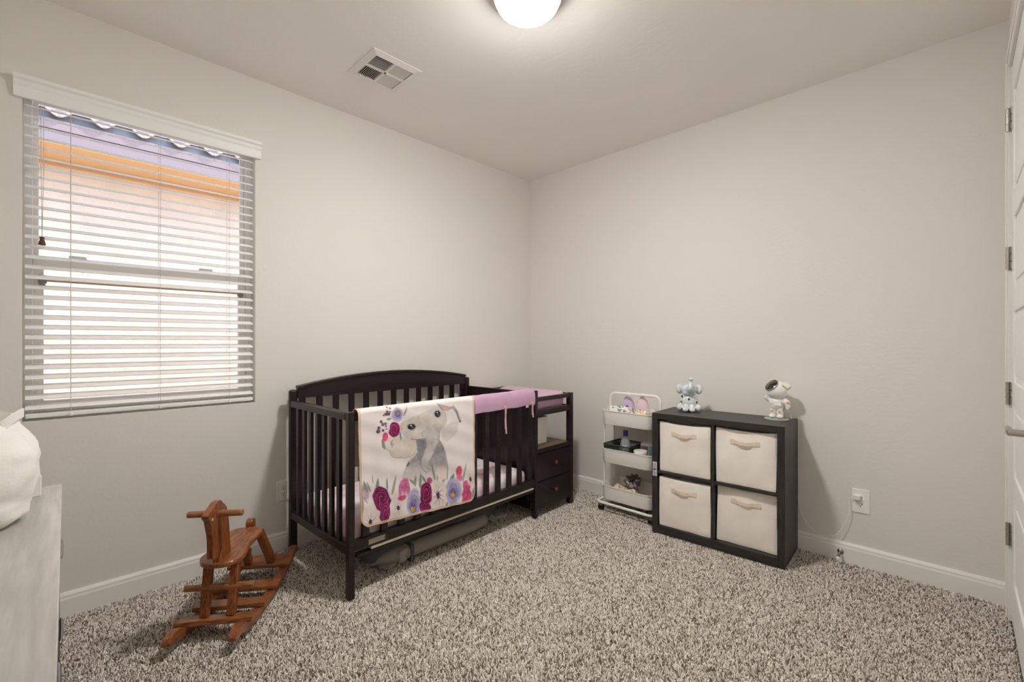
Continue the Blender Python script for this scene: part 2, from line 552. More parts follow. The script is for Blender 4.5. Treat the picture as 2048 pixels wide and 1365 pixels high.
# ------------------------------------------------------------------ blind
bl = thing('window_blind', 'white horizontal slat blind hanging open across the window', 'blind', (0, 0, 0))
SY0, SY1 = WY0 + 0.008, WY1 - 0.008
sx = -0.034
tilt = math.radians(24)
vp = [(0.0, 2.282), (0.016, 2.282), (0.018, 2.295), (0.018, 2.326), (0.024, 2.338), (0.026, 2.35), (0.036, 2.358), (0.038, 2.372), (0.0, 2.372)]
vm = MB().prism(vp, 'y', WY0 - 0.026, WY1 + 0.026).build('valance', M['blind'], bl, bevel=0.0015)
MB().box(-0.062, -0.006, SY0, SY1, 2.312, 2.348).build('head_rail', M['blind'], bl, bevel=0.002)
slm = MB()
nn = 5
ring = []
for i in range(nn):
    a = -0.025 + 0.05 * i / (nn - 1)
    ring.append((a, 0.0018 - 0.0025 * (a / 0.025) ** 2 + 0.0014))
for i in range(nn - 1, -1, -1):
    a = -0.025 + 0.05 * i / (nn - 1)
    ring.append((a, 0.0018 - 0.0025 * (a / 0.025) ** 2 - 0.0014))
slm.prism(ring, 'y', SY0, SY1)
slme = slm.mesh('slat')
slme.materials.append(M['blind'])
PITCH = (2.27 - 0.945) / 30
SZ = [0.945 + PITCH * i for i in range(31)]
for i, z in enumerate(SZ):
    link('slat', slme, bl, loc=(sx, 0, z), rot=(0, tilt + math.radians(random.uniform(-1, 1)), 0))
MB().box(sx - 0.026, sx + 0.026, SY0, SY1, 0.897, 0.916).build('bottom_rail', M['blind'], bl, bevel=0.004)
for yy in (-3.085, -2.76, -2.455):
    c = MB()
    for dx in (-0.027, 0.027):
        c.tube([(sx + dx, yy, 0.916), (sx + dx, yy, 2.312)], 0.0009, 6)
    for z in SZ:
        c.bar((sx - 0.027, yy, z + 0.013 - 0.003), (sx + 0.027, yy, z - 0.013 - 0.003), 0.001, 0.001)
    c.build('ladder_cord', M['cordw'], bl)
    MB().tube([(sx + 0.0285, yy, 0.897), (sx + 0.0285, yy, 0.912)], 0.006, 8).build('cord_button', M['blind'], bl)
for yy, zb in ((-3.18, 1.69), (-3.172, 1.69)):
    pc = MB().tube([(0.005, yy, 2.27), (0.006, yy + 0.001, 2.0), (0.005, -3.176, zb)], 0.0011, 6).build('pull_cord', M['cordw'], bl)
MB().lathe([(0.003, 0), (0.012, 0.002), (0.011, 0.012), (0.0075, 0.024), (0.007, 0.03), (0.009, 0.036), (0.003, 0.038)], 16, (0.005, -3.176, 1.655)).build('tassel', M['tassel'], pc, smooth=True)

# ------------------------------------------------------------------ the neighbouring house outside
nh = thing('neighbor_house', 'sunlit peach stucco house with clay tile eave seen through the blind', 'house', (-2.45, -2.5, 0))
MB().box(-0.25, 0, -7.0, 6.0, -0.1, 2.9).build('stucco_wall', M['stucco'], nh)
MB().box(0, 0.44, -7.0, 6.0, 2.735, 2.752).build('soffit', M['soffit'], nh)
MB().box(0, 0.02, -7.0, 6.0, 2.69, 2.735).build('frieze_board', M['soffit'], nh)
MB().box(0.43, 0.452, -7.0, 6.0, 2.748, 2.838).build('fascia_board', M['fascia'], nh, bevel=0.003)
MB().box(0.43, 0.458, -7.0, 6.0, 2.841, 2.915).build('fascia_board', M['fascia'], nh, bevel=0.003)
MB().box(0.40, 0.43, -7.0, 6.0, 2.84, 3.0).build('shade_grey_closure', M['gap'], nh)
tm = MB()
NT = 14
TP = 0.25
def tprof(k):
    y = -TP / 2 + TP * k / NT
    return y, 0.038 * math.cos(2 * PI * y / TP)
ra, rb = [], []
for k in range(NT + 1):
    y, z = tprof(k)
    ra.append((y, z + 0.009))
for k in range(NT, -1, -1):
    y, z = tprof(k)
    ra.append((y, z - 0.009))
for (x0, z0, x1, z1) in ((0.0, 0.0, -0.42, 0.19),):
    n_ = len(ra)
    vs = [(x0, p[0], p[1] + z0) for p in ra] + [(x1, p[0], p[1] + z1) for p in ra]
    fs = []
    for k in range(n_):
        fs.append((k, (k + 1) % n_, n_ + (k + 1) % n_, n_ + k))
    for k in range(NT):
        fs.append((k, k + 1, n_ - 2 - k, n_ - 1 - k))
        fs.append((n_ + k, n_ + n_ - 1 - k, n_ + n_ - 2 - k, n_ + k + 1))
    tm.add(vs, fs)
tme = tm.mesh('roof_tile')
tme.materials.append(M['tile'])
tme.polygons.foreach_set('use_smooth', [True] * len(tme.polygons))
for row in range(3):
    for k in range(-14, 20):
        link('roof_tile', tme, nh, loc=(0.475 - 0.37 * row, 0.015 + TP * k + (0.0 if row % 2 == 0 else 0.0), 2.978 + 0.19 * row + 0.012 * (row > 0)), rot=(0, 0, random.uniform(-0.01, 0.01)))
gr = MB().box(-7, -0.15, -9.5, 4, -0.25, -0.12).build('ground', M['earth'])
tag(gr, 'pale gravel side yard between the houses', 'ground', kind='structure')

# ------------------------------------------------------------------ ceiling light
cl = thing('ceiling_light', 'lit white glass dome ceiling light with nickel ring', 'ceiling light', (1.555, -1.715, RZ))
MB().lathe([(0.05, 0), (0.164, 0), (0.166, -0.01), (0.162, -0.028), (0.152, -0.038), (0.144, -0.038), (0.144, -0.028), (0.05, -0.028)], 48).build('ring', M['nickel'], cl, smooth=True)
dm = []
for i in range(13):
    a = PI / 2 * i / 12
    dm.append((0.142 * math.cos(a) ** 0.85 if i < 12 else 0.0005, -0.032 - 0.082 * math.sin(a)))
lampm = mat('lit_glass', (255, 252, 247), 0.3, emit=LAMP_STRENGTH)
# dome glow shaped by normal: weak at the rim to keep the ceiling from clipping
_nt = lampm.node_tree
_tc = _nt.nodes.new('ShaderNodeTexCoord')
_sp = _nt.nodes.new('ShaderNodeSeparateXYZ')
_nt.links.new(_tc.outputs['Normal'], _sp.inputs[0])
_mr = _nt.nodes.new('ShaderNodeMapRange')
_mr.inputs['From Min'].default_value = -0.62
_mr.inputs['From Max'].default_value = -0.95
_mr.inputs['To Min'].default_value = LAMP_STRENGTH * 0.055
_mr.inputs['To Max'].default_value = LAMP_STRENGTH
_nt.links.new(_sp.outputs['Z'], _mr.inputs['Value'])
_nt.links.new(_mr.outputs[0], _nt.nodes['Principled BSDF'].inputs['Emission Strength'])
MB().lathe(dm, 48).build('dome', lampm, cl, smooth=True)

# ------------------------------------------------------------------ ceiling vent
vx0, vx1, vy0, vy1 = 0.447, 0.742, -1.992, -1.697
ve = thing('ceiling_vent', 'white square four way ceiling air register', 'vent', ((vx0 + vx1) / 2, (vy0 + vy1) / 2, RZ))
H = 0.1475
hi = 0.112
fr_ = MB()
fr_.loft([rr(2 * H, 2 * H, 0.002, -0.0005, 2), rr(2 * H, 2 * H, 0.002, -0.004, 2), rr(2 * hi, 2 * hi, 0.002, -0.013, 2), rr(2 * hi, 2 * hi, 0.002, -0.0005, 2)], False, False)
fr_.box(-0.007, 0.007, -hi, hi, -0.012, -0.002).box(-hi, hi, -0.007, 0.007, -0.012, -0.002)
fr_.build('vent_frame', M['vent'], ve)
MB().box(-hi, hi, -hi, hi, -0.002, -0.0005).build('vent_shade_sheet', M['hole_shade'], ve)  # dark sheet in place of the shaded duct above the louvers
def louver(qx, qy, along, flip):
    lo, hi2 = 0.009, hi - 0.004
    n = 10
    L = hi2 - lo
    me = MB().obox((0, 0, 0), (L, 0.0095, 0.0012) if along == 'x' else (0.0095, L, 0.0012)).mesh('louver')
    me.materials.append(M['vent'])
    for i in range(n):
        t = lo + (i + 0.5) * L / n
        c = (lo + hi2) / 2
        if along == 'x':
            link('louver', me, ve, loc=(qx * c, qy * t, -0.007), rot=(flip * 0.75, 0, 0))
        else:
            link('louver', me, ve, loc=(qx * t, qy * c, -0.007), rot=(0, flip * 0.75, 0))
louver(1, -1, 'y', 1)
louver(-1, -1, 'x', 1)
louver(1, 1, 'x', -1)
louver(-1, 1, 'y', -1)
MB().bar((-hi + 0.01, -hi + 0.012, -0.013), (-hi + 0.018, -hi + 0.012, -0.03), 0.004, 0.008).build('damper_lever', M['vent'], ve)

# ------------------------------------------------------------------ outlets
def outlet(name, label, wall, c, z, w_=0.072, h_=0.118):
    o = thing(name, label, 'outlet', (0.0, c, z) if wall == 'left' else (c, 0, z), (PI / 2 if wall == 'left' else 0))
    # local: x along wall, -y into the room
    MB().box(-w_ / 2, w_ / 2, -0.006, 0, -h_ / 2, h_ / 2).build('cover_plate', M['plate'], o, bevel=0.0025)
    for dz in (0.0195, -0.0195):
        f = MB().lathe([(0.0005, 0), (0.0165, 0), (0.0165, 0.0025), (0.0005, 0.0025)], 24, (0, -0.006, dz), Matrix.Rotation(PI / 2, 3, 'X')).build('socket', M['plate'], o)
        s_ = MB().box(-0.0075, -0.0055, -0.0092, -0.0082, dz - 0.001, dz + 0.008).box(0.0055, 0.0075, -0.0092, -0.0082, dz - 0.001, dz + 0.008)
        s_.lathe([(0.0003, 0), (0.0028, 0), (0.0028, 0.001), (0.0003, 0.001)], 12, (0, -0.0082, dz - 0.0075), Matrix.Rotation(PI / 2, 3, 'X'))
        s_.build('slots', M['black'], f)
    return o
outlet('wall_outlet', 'white duplex outlet on the window wall behind the crib leg', 'left', -2.178, 0.346)
outlet('wall_outlet', 'white duplex outlet right of the cube organizer with a plug in it', 'back', 2.482, 0.35, 0.082, 0.13)

ch = thing('charger_cord', 'thin white charger plug and cord drooping from outlet to organizer', 'cord', (2.47, -0.0095, 0.37))
MB().box(-0.018, 0.014, -0.019, 0, -0.013, 0.015).build('plug', M['white'], ch, bevel=0.004)
def spline(pts, n=10):
    out = []
    P = [Vector(p) for p in pts]
    P = [P[0] * 2 - P[1]] + P + [P[-1] * 2 - P[-2]]
    for i in range(1, len(P) - 2):
        for k in range(n):
            t = k / n
            a, b_, c, d = P[i - 1], P[i], P[i + 1], P[i + 2]
            out.append(0.5 * ((2 * b_) + (c - a) * t + (2 * a - 5 * b_ + 4 * c - d) * t * t + (3 * b_ - a - 3 * c + d) * t ** 3))
    out.append(P[-2])
    return out
MB().tube(spline([(-0.017, -0.010, 0.0), (-0.036, -0.014, -0.016), (-0.038, -0.014, -0.10), (-0.075, -0.02, -0.2), (-0.12, -0.022, -0.244), (-0.18, -0.022, -0.248), (-0.235, -0.018, -0.205), (-0.272, -0.01, -0.14), (-0.285, -0.006, -0.05)]), 0.0017, 6).build('cord', M['white'], ch, smooth=True)

ds = thing('door_stop', 'spring door stop with white tip on the baseboard', 'door stop', (2.393, -0.016, 0.047))
MB().lathe([(0.0005, 0), (0.016, 0), (0.013, 0.004), (0.006, 0.008), (0.0005, 0.008)], 20, (0, 0, 0), Matrix.Rotation(PI / 2, 3, 'X')).build('base', M['steel'], ds, smooth=True)
sp = []
for i in range(130):
    a = i * 0.72
    t = i / 129
    sp.append((0.0055 * math.cos(a), -0.006 - 0.066 * t, 0.0055 * math.sin(a) - 0.012 * t * t))
MB().tube(sp, 0.0014, 5).build('spring', M['steel'], ds, smooth=True)
MB().lathe([(0.0005, 0), (0.008, 0.001), (0.0085, 0.012), (0.006, 0.016), (0.0005, 0.016)], 16, (0, -0.07, -0.012), Matrix.Rotation(PI / 2, 3, 'X')).build('tip', M['white'], ds, smooth=True)

# ------------------------------------------------------------------ carpet pile
def carpet():
    p = 0.0066
    nx, ny = int((RX - 0.0) / p), int((0.0 - RY) / p)
    gx, gy = np.meshgrid(np.arange(nx), np.arange(ny), indexing='ij')
    x = (gx.ravel() + 0.5) * p + rng.uniform(-0.45, 0.45, nx * ny) * p
    y = RY + (gy.ravel() + 0.5) * p + rng.uniform(-0.45, 0.45, nx * ny) * p
    zd = (x - CAM[0]) * -math.sin(YAW) + (y - CAM[1]) * math.cos(YAW)
    keep = (zd > 1.15) & (x > 0.014) & (y < -0.014) & (x < RX - 0.004)
    x, y = x[keep], y[keep]
    n = len(x)
    h = rng.uniform(0.009, 0.0138, n)
    la = rng.uniform(0, 2 * PI, n)
    lo = rng.uniform(0.001, 0.007, n)
    ra_ = rng.uniform(0.0028, 0.0042, n)
    rt = ra_ * rng.uniform(0.55, 0.9, n)
    ph = rng.uniform(0, 2 * PI, n)
    V = np.zeros((n, 6, 3), np.float32)
    for k in range(3):
        a = ph + k * 2 * PI / 3
        V[:, k, 0] = x + ra_ * np.cos(a)
        V[:, k, 1] = y + ra_ * np.sin(a)
        V[:, k, 2] = -0.0138
        V[:, k + 3, 0] = x + lo * np.cos(la) + rt * np.cos(a + 0.5)
        V[:, k + 3, 1] = y + lo * np.sin(la) + rt * np.sin(a + 0.5)
        V[:, k + 3, 2] = -0.0138 + h
    base = (np.arange(n) * 6)[:, None]
    quads = np.concatenate([base + np.array([[0, 1, 4, 3]]), base + np.array([[1, 2, 5, 4]]), base + np.array([[2, 0, 3, 5]])], 1).reshape(n, 12)
    tri = base + np.array([[3, 4, 5]])
    loops = np.concatenate([quads, tri], 1).ravel().astype(np.int32)
    sizes = np.tile(np.array([4, 4, 4, 3], np.int32), n)
    starts = np.concatenate([[0], np.cumsum(sizes)[:-1]]).astype(np.int32)
    me = bpy.data.meshes.new('carpet_pile')
    me.vertices.add(n * 6)
    me.vertices.foreach_set('co', V.ravel())
    me.loops.add(len(loops))
    me.loops.foreach_set('vertex_index', loops)
    me.polygons.add(len(sizes))
    me.polygons.foreach_set('loop_start', starts)
    try:
        me.polygons.foreach_set('loop_total', sizes)
    except Exception:
        pass
    me.update(calc_edges=True)
    pal = np.array([lin(c) for c in ((140, 125, 113), (204, 193, 181), (234, 225, 214), (250, 244, 236))], np.float32)
    pick = rng.choice(4, n, p=[0.20, 0.27, 0.31, 0.22])
    col = pal[pick] * rng.uniform(0.85, 1.12, (n, 1)).astype(np.float32)
    col = np.concatenate([col, np.ones((n, 1), np.float32)], 1)
    col = np.repeat(col[:, None, :], 6, 1)
    at = me.color_attributes.new('col', 'FLOAT_COLOR', 'POINT')
    at.data.foreach_set('color', col.ravel().astype(np.float32))
    me.materials.append(attr_mat('carpet_yarn', rough=0.95, spec=0.1))
    o = link('carpet', me)
    tag(o, 'speckled brown and beige frieze carpet pile', 'carpet', kind='stuff')
carpet()

# ------------------------------------------------------------------ crib with attached changer
CL, CR = (0.076, -2.178, 0.0), math.radians(1.6)
cr = thing('crib_with_changer', 'dark espresso wooden crib with attached changing table and two drawers', 'crib', CL, CR)
E_ = M['esp']
D = 0.735
def part(name, *bx_, m=None, bev=0.004, parent=cr):
    q = MB()
    for b_ in bx_:
        q.box(*b_)
    return q.build(name, m or E_, parent, bevel=bev)
part('leg', (0.0, 0.036, 0, 0.045, 0, 0.952), bev=0.012)
part('leg', (0.700, D, 0, 0.032, 0, 0.895))
part('leg', (0.0, 0.036, 1.345, 1.388, 0, 0.952), bev=0.012)
part('leg', (0.700, D, 1.372, 1.402, 0, 0.892))
part('leg', (0.0, 0.036, 1.785, 1.825, 0, 0.845))
part('leg', (0.695, D, 1.785, 1.825, 0, 0.845))
# headboard
poly = [(0.045, 0.90)]
poly += [(1.345, 0.90)]
N_ = 24
for i in range(N_ + 1):
    y = 1.345 - 1.30 * i / N_
    t = (y - 0.695) / 0.65
    poly.append((y, 1.022 - 0.062 * t * t))
hb = MB().prism(poly, 'x', 0.006, 0.03).build('headboard', E_, cr, bevel=0.002)
cap = []
for i in range(N_ + 1):
    y = 1.345 - 1.30 * i / N_
    t = (y - 0.695) / 0.65
    cap.append((y, 1.036 - 0.062 * t * t))
for i in range(N_, -1, -1):
    y = 1.345 - 1.30 * i / N_
    t = (y - 0.695) / 0.65
    cap.append((y, 1.018 - 0.062 * t * t))
MB().prism(cap, 'x', -0.004, 0.042).build('headboard_cap', E_, hb, bevel=0.004)
part('headboard_bottom_rail', (0.006, 0.03, 0.045, 1.345, 0.20, 0.25))
sm_ = MB().box(0.01, 0.026, -0.019, 0.019, 0.25, 0.90).mesh('slat'); sm_.materials.append(E_)
for i in range(13):
    link('slat', sm_, cr, 0.003, loc=(0, 0.085 + i * 0.1038 - 0.01, 0))
# open end
part('end_top_rail', (0.036, 0.700, 0.0, 0.034, 0.852, 0.893), bev=0.008)
part('end_bottom_rail', (0.036, 0.700, 0.004, 0.03, 0.205, 0.25))
sm_ = MB().box(-0.016, 0.016, 0.008, 0.026, 0.25, 0.852).mesh('slat'); sm_.materials.append(E_)
for i in range(7):
    link('slat', sm_, cr, 0.003, loc=(0.036 + 0.656 * (i + 1) / 8 - 0.004, 0, 0))
# front
part('front_top_rail', (0.70, D - 0.001, 0.032, 1.372, 0.85, 0.89), bev=0.008)
fbr = part('front_bottom_rail', (0.70, D - 0.002, 0.032, 1.372, 0.225, 0.275))
sm_ = MB().box(0.708, 0.726, -0.019, 0.019, 0.275, 0.85).mesh('slat'); sm_.materials.append(E_)
for i in range(13):
    link('slat', sm_, cr, 0.003, loc=(0, 0.095 + i * 0.1028, 0))
ws = MB().box(D - 0.0025, D - 0.0008, 0.10, 0.20, 0.233, 0.262).build('warning_label', mat('label_dark', (70, 60, 58), 0.6), fbr)
wl = MB()
for k in range(7):
    wl.box(D - 0.0009, D - 0.0004, 0.103, 0.197 - 0.01 * random.random(), 0.2355 + k * 0.0037, 0.2373 + k * 0.0037)
wl.build('print', M['support'], ws)
part('mattress_support', (0.04, 0.69, 0.045, 1.355, 0.192, 0.212), m=M['support'], bev=0.001)
part('support_edge', (0.69, 0.731, 0.12, 1.36, 0.207, 0.219), m=M['support'], bev=0.001)
part('dark_gap_bar', (0.685, 0.728, 0.045, 1.36, 0.186, 0.202))  # added dark bar imitating the dark gap below the support edge
# solid divider and changer body
part('end_panel', (0.03, 0.70, 1.366, 1.386, 0.06, 0.882))
part('end_panel_rail', (0.036, 0.692, 1.345, 1.366, 0.12, 0.16))
part('changer_side_panel', (0.036, 0.70, 1.798, 1.816, 0.05, 0.47))
part('changer_back_panel', (0.012, 0.022, 1.388, 1.79, 0.05, 0.47))
part('changer_shelf', (0.012, D - 0.006, 1.388, 1.798, 0.462, 0.474), m=M['esp_sheen'])
part('changer_shelf_edge', (D - 0.014, D - 0.002, 1.402, 1.785, 0.445, 0.478))
part('changer_shelf_lip', (0.006, 0.012, 1.388, 1.79, 0.44, 0.50))
part('pad_board', (0.03, 0.70, 1.39, 1.80, 0.722, 0.734))
part('changer_front_rail', (0.704, D - 0.003, 1.402, 1.785, 0.812, 0.842))
part('changer_front_rail', (0.704, D - 0.003, 1.402, 1.785, 0.71, 0.752))
part('changer_back_rail', (0.004, 0.03, 1.388, 1.785, 0.812, 0.842))
part('changer_side_rail', (0.036, 0.695, 1.79, 1.816, 0.812, 0.842))
part('changer_side_rail', (0.036, 0.695, 1.79, 1.816, 0.71, 0.752))
for (a, c) in ((0.05, 0.243), (0.249, 0.44)):
    dw = part('drawer', (0.30, D - 0.004, 1.405, 1.783, a, c), bev=0.003)
    MB().lathe([(0.0005, 0), (0.006, 0), (0.006, 0.008), (0.0135, 0.014), (0.0145, 0.02), (0.009, 0.026), (0.0005, 0.027)], 18, (D - 0.004, 1.594, (a + c) / 2 + 0.012), Matrix.Rotation(PI / 2, 3, 'Y')).build('knob', M['copper'], dw, smooth=True)

def in_crib(x, y, z):
    return (CL[0] + x * math.cos(CR) - y * math.sin(CR), CL[1] + x * math.sin(CR) + y * math.cos(CR), z)

# mattress
mt = thing('crib_mattress', 'crib mattress in a pink and white printed sheet', 'mattress', in_crib(0.365, 0.70, 0.212), CR)
def mfn(p, u):
    p.z += 0.003 * hnoise(p.x, p.y, 0.3, 9)
    if abs(u.z) < 0.9:
        p.x += 0.004 * hnoise(p.x, p.y, p.z, 18) * (1 if u.x > 0 else -1)
    return p
soft('mattress', soft_box((0.645, 1.285, 0.132), 40, mfn, 0.045), M['sheet'], mt)

# changing pad
cp = thing('changing_pad', 'pink plush changing pad on top of the changing table', 'changing pad', in_crib(0.368, 1.594, 0.7345), CR)
def pfn(p, u):
    e = max(abs(u.x), abs(u.y) * 0.8)
    if u.z > 0:
        p.z += 0.035 * max(0, abs(u.y)) ** 2 * (1 if u.z > 0 else 0)
    p.z += 0.004 * hnoise(p.x, p.y, p.z, 12) * (u.z > -0.9)
    return p
soft('pad', soft_box((0.65, 0.375, 0.098), 28, pfn, 0.042), M['pad'], cp)

# white bin on the changer shelf
wb_ = thing('fabric_bin', 'small white fabric bin on the open shelf of the changing table', 'bin', in_crib(0.50, 1.562, 0.4745), CR)
rings = [rr(0.24, 0.185, 0.02, 0), rr(0.245, 0.19, 0.02, 0.1), rr(0.25, 0.195, 0.02, 0.195), rr(0.244, 0.189, 0.018, 0.197), rr(0.24, 0.185, 0.018, 0.18), rr(0.236, 0.181, 0.018, 0.01)]
MB().loft(rings).build('body', M['linen'], wb_, smooth=True)
MB().loft([rr(0.238, 0.183, 0.018, 0.03), rr(0.238, 0.183, 0.018, 0.165)]).build('inside_shade_block', M['hole_shade'], wb_, smooth=True)  # solid near-black block stands for the shaded inside of the bin

# rail cover
rc = thing('crib_rail_cover', 'lilac padded cover tied over the front crib rail', 'rail cover', CL, CR)
def prof_cover(y):
    w_ = 0.004 * hnoise(0, y, 1.7, 14)
    zb = 0.800 + 0.006 * hnoise(0, y, 0.2, 9)
    g = 0.010
    out = [(0.690, zb), (0.688 - w_, 0.83), (0.690 - w_, 0.875), (0.700, 0.9), (0.7175, 0.907 + w_), (0.735, 0.9), (0.746 + w_, 0.875), (0.749 + w_, 0.83), (0.746, zb)]
    inn = [(0.7405, zb), (0.7405, 0.83), (0.7405, 0.87), (0.733, 0.893), (0.7175, 0.8955), (0.702, 0.893), (0.6945, 0.87), (0.6945, 0.83), (0.6945, zb)]
    return [(a, y, c) for a, c in out + inn]
ys = [0.795 + (1.356 - 0.795) * i / 36 for i in range(37)]
MB().loft([prof_cover(y) for y in ys]).build('cover', M['lilac'], rc, smooth=True)
for (y, l) in ((1.045, 0.16), (1.312, 0.085)):
    t_ = MB()
    pts = spline([(0.7535, y, 0.822), (0.757, y + 0.004, 0.80), (0.752, y + 0.012, 0.80 - l * 0.5), (0.750, y + 0.02, 0.80 - l)], 6)
    t_.strip(pts, 0.012, 0.003, (1, 0, 0))
    pts = spline([(0.7535, y + 0.004, 0.822), (0.757, y + 0.012, 0.802), (0.752, y + 0.008, 0.80 - l * 0.4), (0.750, y + 0.012, 0.80 - l * 0.8)], 6)
    t_.strip(pts, 0.009, 0.003, (1, 0, 0))
    t_.ell((0.757, y + 0.003, 0.812), (0.006, 0.011, 0.008), 10, 6)
    t_.build('tie', M['pinktie'], rc)
MB().box(0.7415, 0.743, 1.265, 1.292, 0.786, 0.812).build('care_tag', M['sticker'], rc)

# ------------------------------------------------------------------ printed blanket
def vnoise(X, Y, s, seed):
    r_ = np.random.default_rng(seed)
    G = r_.random((64, 64))
    x, y = X / s, Y / s
    xi, yi = np.floor(x).astype(int), np.floor(y).astype(int)
    fx, fy = x - xi, y - yi
    fx, fy = fx * fx * (3 - 2 * fx), fy * fy * (3 - 2 * fy)
    g = lambda a, b_: G[a % 64, b_ % 64]
    return (g(xi, yi) * (1 - fx) + g(xi + 1, yi) * fx) * (1 - fy) + (g(xi, yi + 1) * (1 - fx) + g(xi + 1, yi + 1) * fx) * fy

def paint(X, Y):
    """flat watercolour print of the blanket, X and Y in design units (0..1177, 0..1365)"""
    C = np.zeros(X.shape + (3,))
    C[:] = (236, 229, 227)
    wob = (vnoise(X, Y, 40, 1) - 0.5) * 14
    wat = (vnoise(X, Y, 55, 2) - 0.5)
    wat2 = (vnoise(X, Y, 22, 3) - 0.5)
    def over(mask, c, a=1.0, var=0.0):
        m_ = np.clip(mask, 0, 1)[..., None] * a
        cc = np.array(c, float) * (1 + 0.55 * var * (wat + wat2))[..., None]
        C[:] = C * (1 - m_) + cc * m_
    def ellm(cx, cy, rx, ry, ang=0, soft_=4, wb2=0.6):
        a = math.radians(ang)
        dx, dy = X - cx, Y - cy
        u = (dx * math.cos(a) + dy * math.sin(a)) / rx
        v = (-dx * math.sin(a) + dy * math.cos(a)) / ry
        d_ = (np.sqrt(u * u + v * v) - 1) * min(rx, ry) + wob * wb2 * min(1, min(rx, ry) / 40)
        return np.clip(0.5 - d_ / (2 * soft_), 0, 1), u, v
    def segd(pts, closed=False):
        dm_ = np.full(X.shape, 1e9)
        n = len(pts)
        for i in range(n if closed else n - 1):
            (ax, ay), (bx, by) = pts[i], pts[(i + 1) % n]
            vx, vy = bx - ax, by - ay
            t = np.clip(((X - ax) * vx + (Y - ay) * vy) / (vx * vx + vy * vy + 1e-9), 0, 1)
            dm_ = np.minimum(dm_, np.hypot(X - ax - t * vx, Y - ay - t * vy))
        return dm_
    def polym(pts, soft_=4):
        ins = np.zeros(X.shape, bool)
        n = len(pts)
        for i in range(n):
            (ax, ay), (bx, by) = pts[i], pts[(i + 1) % n]
            if ay == by: continue
            c_ = ((ay > Y) != (by > Y)) & (X < (bx - ax) * (Y - ay) / (by - ay) + ax)
            ins ^= c_
        d_ = segd(pts, True) * np.where(ins, -1, 1)
        return np.clip(0.5 - d_ / (2 * soft_), 0, 1)
    def stroke(pts, w_, c, a=0.7):
        over(np.clip(0.5 - (segd(pts) - w_) / 3, 0, 1), c, a)
    def leaf(x0, y0, x1, y1, w_, c, a=0.85):
        L = math.hypot(x1 - x0, y1 - y0)
        _, u, v = ellm((x0 + x1) / 2, (y0 + y1) / 2, L / 2, w_, math.degrees(math.atan2(y1 - y0, x1 - x0)), 3, 0.3)
        t_ = np.clip((u + 1) / 2, 0, 1)
        wid = 1.55 * (t_ ** 0.6) * (1 - t_) ** 0.95
        m_ = np.clip(0.5 - (np.abs(v) - wid) * w_ / 5, 0, 1) * (np.abs(u) < 1)
        over(m_, c, a, 0.25)
        stroke([(x0, y0), (x1, y1)], 1.0, [k * 0.75 for k in c], 0.5)
    GR, GG, OL = (112, 140, 132), (150, 152, 146), (150, 146, 120)
    # ---- elephant
    over(polym([(800, 400), (850, 340), (900, 300), (980, 300), (965, 390), (910, 450), (860, 490), (815, 470)], 8), (208, 200, 197), 0.7, 0.1)
    stroke([(800, 440), (820, 480), (860, 490), (900, 450), (940, 430), (965, 390)], 1.2, (170, 162, 158), 0.5)
    body = polym([(545, 465), (650, 465), (780, 470), (812, 530), (835, 590), (852, 690), (862, 740), (840, 840), (700, 880), (415, 860), (430, 790), (470, 710), (520, 650), (560, 590)], 8)
    fade = np.clip((900 - Y) / 240, 0, 1)
    over(body * fade, (162, 157, 160), 0.95, 0.25)
    over(polym([(545, 465), (640, 465), (640, 540), (615, 640), (600, 700), (560, 640), (565, 560)], 10), (126, 126, 140), 0.55, 0.3)
    over(polym([(760, 490), (800, 500), (830, 600), (700, 640), (660, 690)], 10), (140, 136, 140), 0.5, 0.3)
    stroke([(780, 480), (815, 540), (838, 600), (850, 690), (858, 735)], 1.5, (120, 112, 112))
    stroke([(545, 590), (500, 660), (470, 705), (440, 770), (415, 840)], 1.5, (130, 124, 124))
    over(polym([(462, 730), (480, 685), (490, 690), (485, 720), (465, 735)], 3), (70, 84, 84), 0.8)
    over(polym([(250, 470), (225, 480), (250, 540), (300, 580), (322, 630), (380, 650), (470, 642), (530, 612), (560, 545), (545, 480), (460, 455), (380, 430), (300, 440)], 8), (216, 207, 196), 0.95, 0.08)
    stroke([(245, 545), (300, 580), (322, 630), (360, 645), (400, 640), (440, 650), (490, 638), (530, 612), (555, 560)], 5, (168, 158, 140), 0.45)
    over(polym([(240, 440), (222, 470), (225, 530), (245, 560), (258, 550), (248, 500), (255, 460)], 3), (138, 134, 134), 0.9, 0.2)
    head = polym([(395, 330), (405, 380), (440, 435), (490, 465), (560, 472), (640, 462), (700, 470), (780, 440), (792, 385), (832, 345), (856, 285), (852, 225), (822, 170), (780, 130), (700, 175), (600, 215), (500, 255), (430, 290)], 9)
    over(head * np.clip((Y - 120) / 130, 0.25, 1), (209, 202, 196), 1.0, 0.12)
    stroke([(500, 465), (560, 472), (640, 462)], 3.5, (110, 104, 104), 0.7)
    stroke([(405, 385), (440, 435), (490, 465)], 2, (160, 152, 146), 0.6)
    stroke([(778, 135), (822, 170), (852, 225), (856, 285), (832, 345), (795, 385)], 2, (150, 144, 140), 0.6)
    trunk = polym([(608, 410), (640, 450), (648, 540), (620, 610), (600, 660), (598, 710), (615, 760), (650, 792), (682, 778), (684, 745), (660, 735), (668, 690), (720, 600), (770, 500), (786, 440), (786, 370), (740, 320), (660, 330), (620, 370)], 6)
    over(trunk, (198, 193, 192), 1.0, 0.16)
    stroke([(640, 450), (648, 540), (620, 610), (600, 660), (598, 710), (615, 760), (650, 790)], 3, (124, 118, 118), 0.7)
    stroke([(786, 385), (786, 440), (770, 500), (720, 600), (668, 690)], 2.5, (132, 126, 126), 0.65)
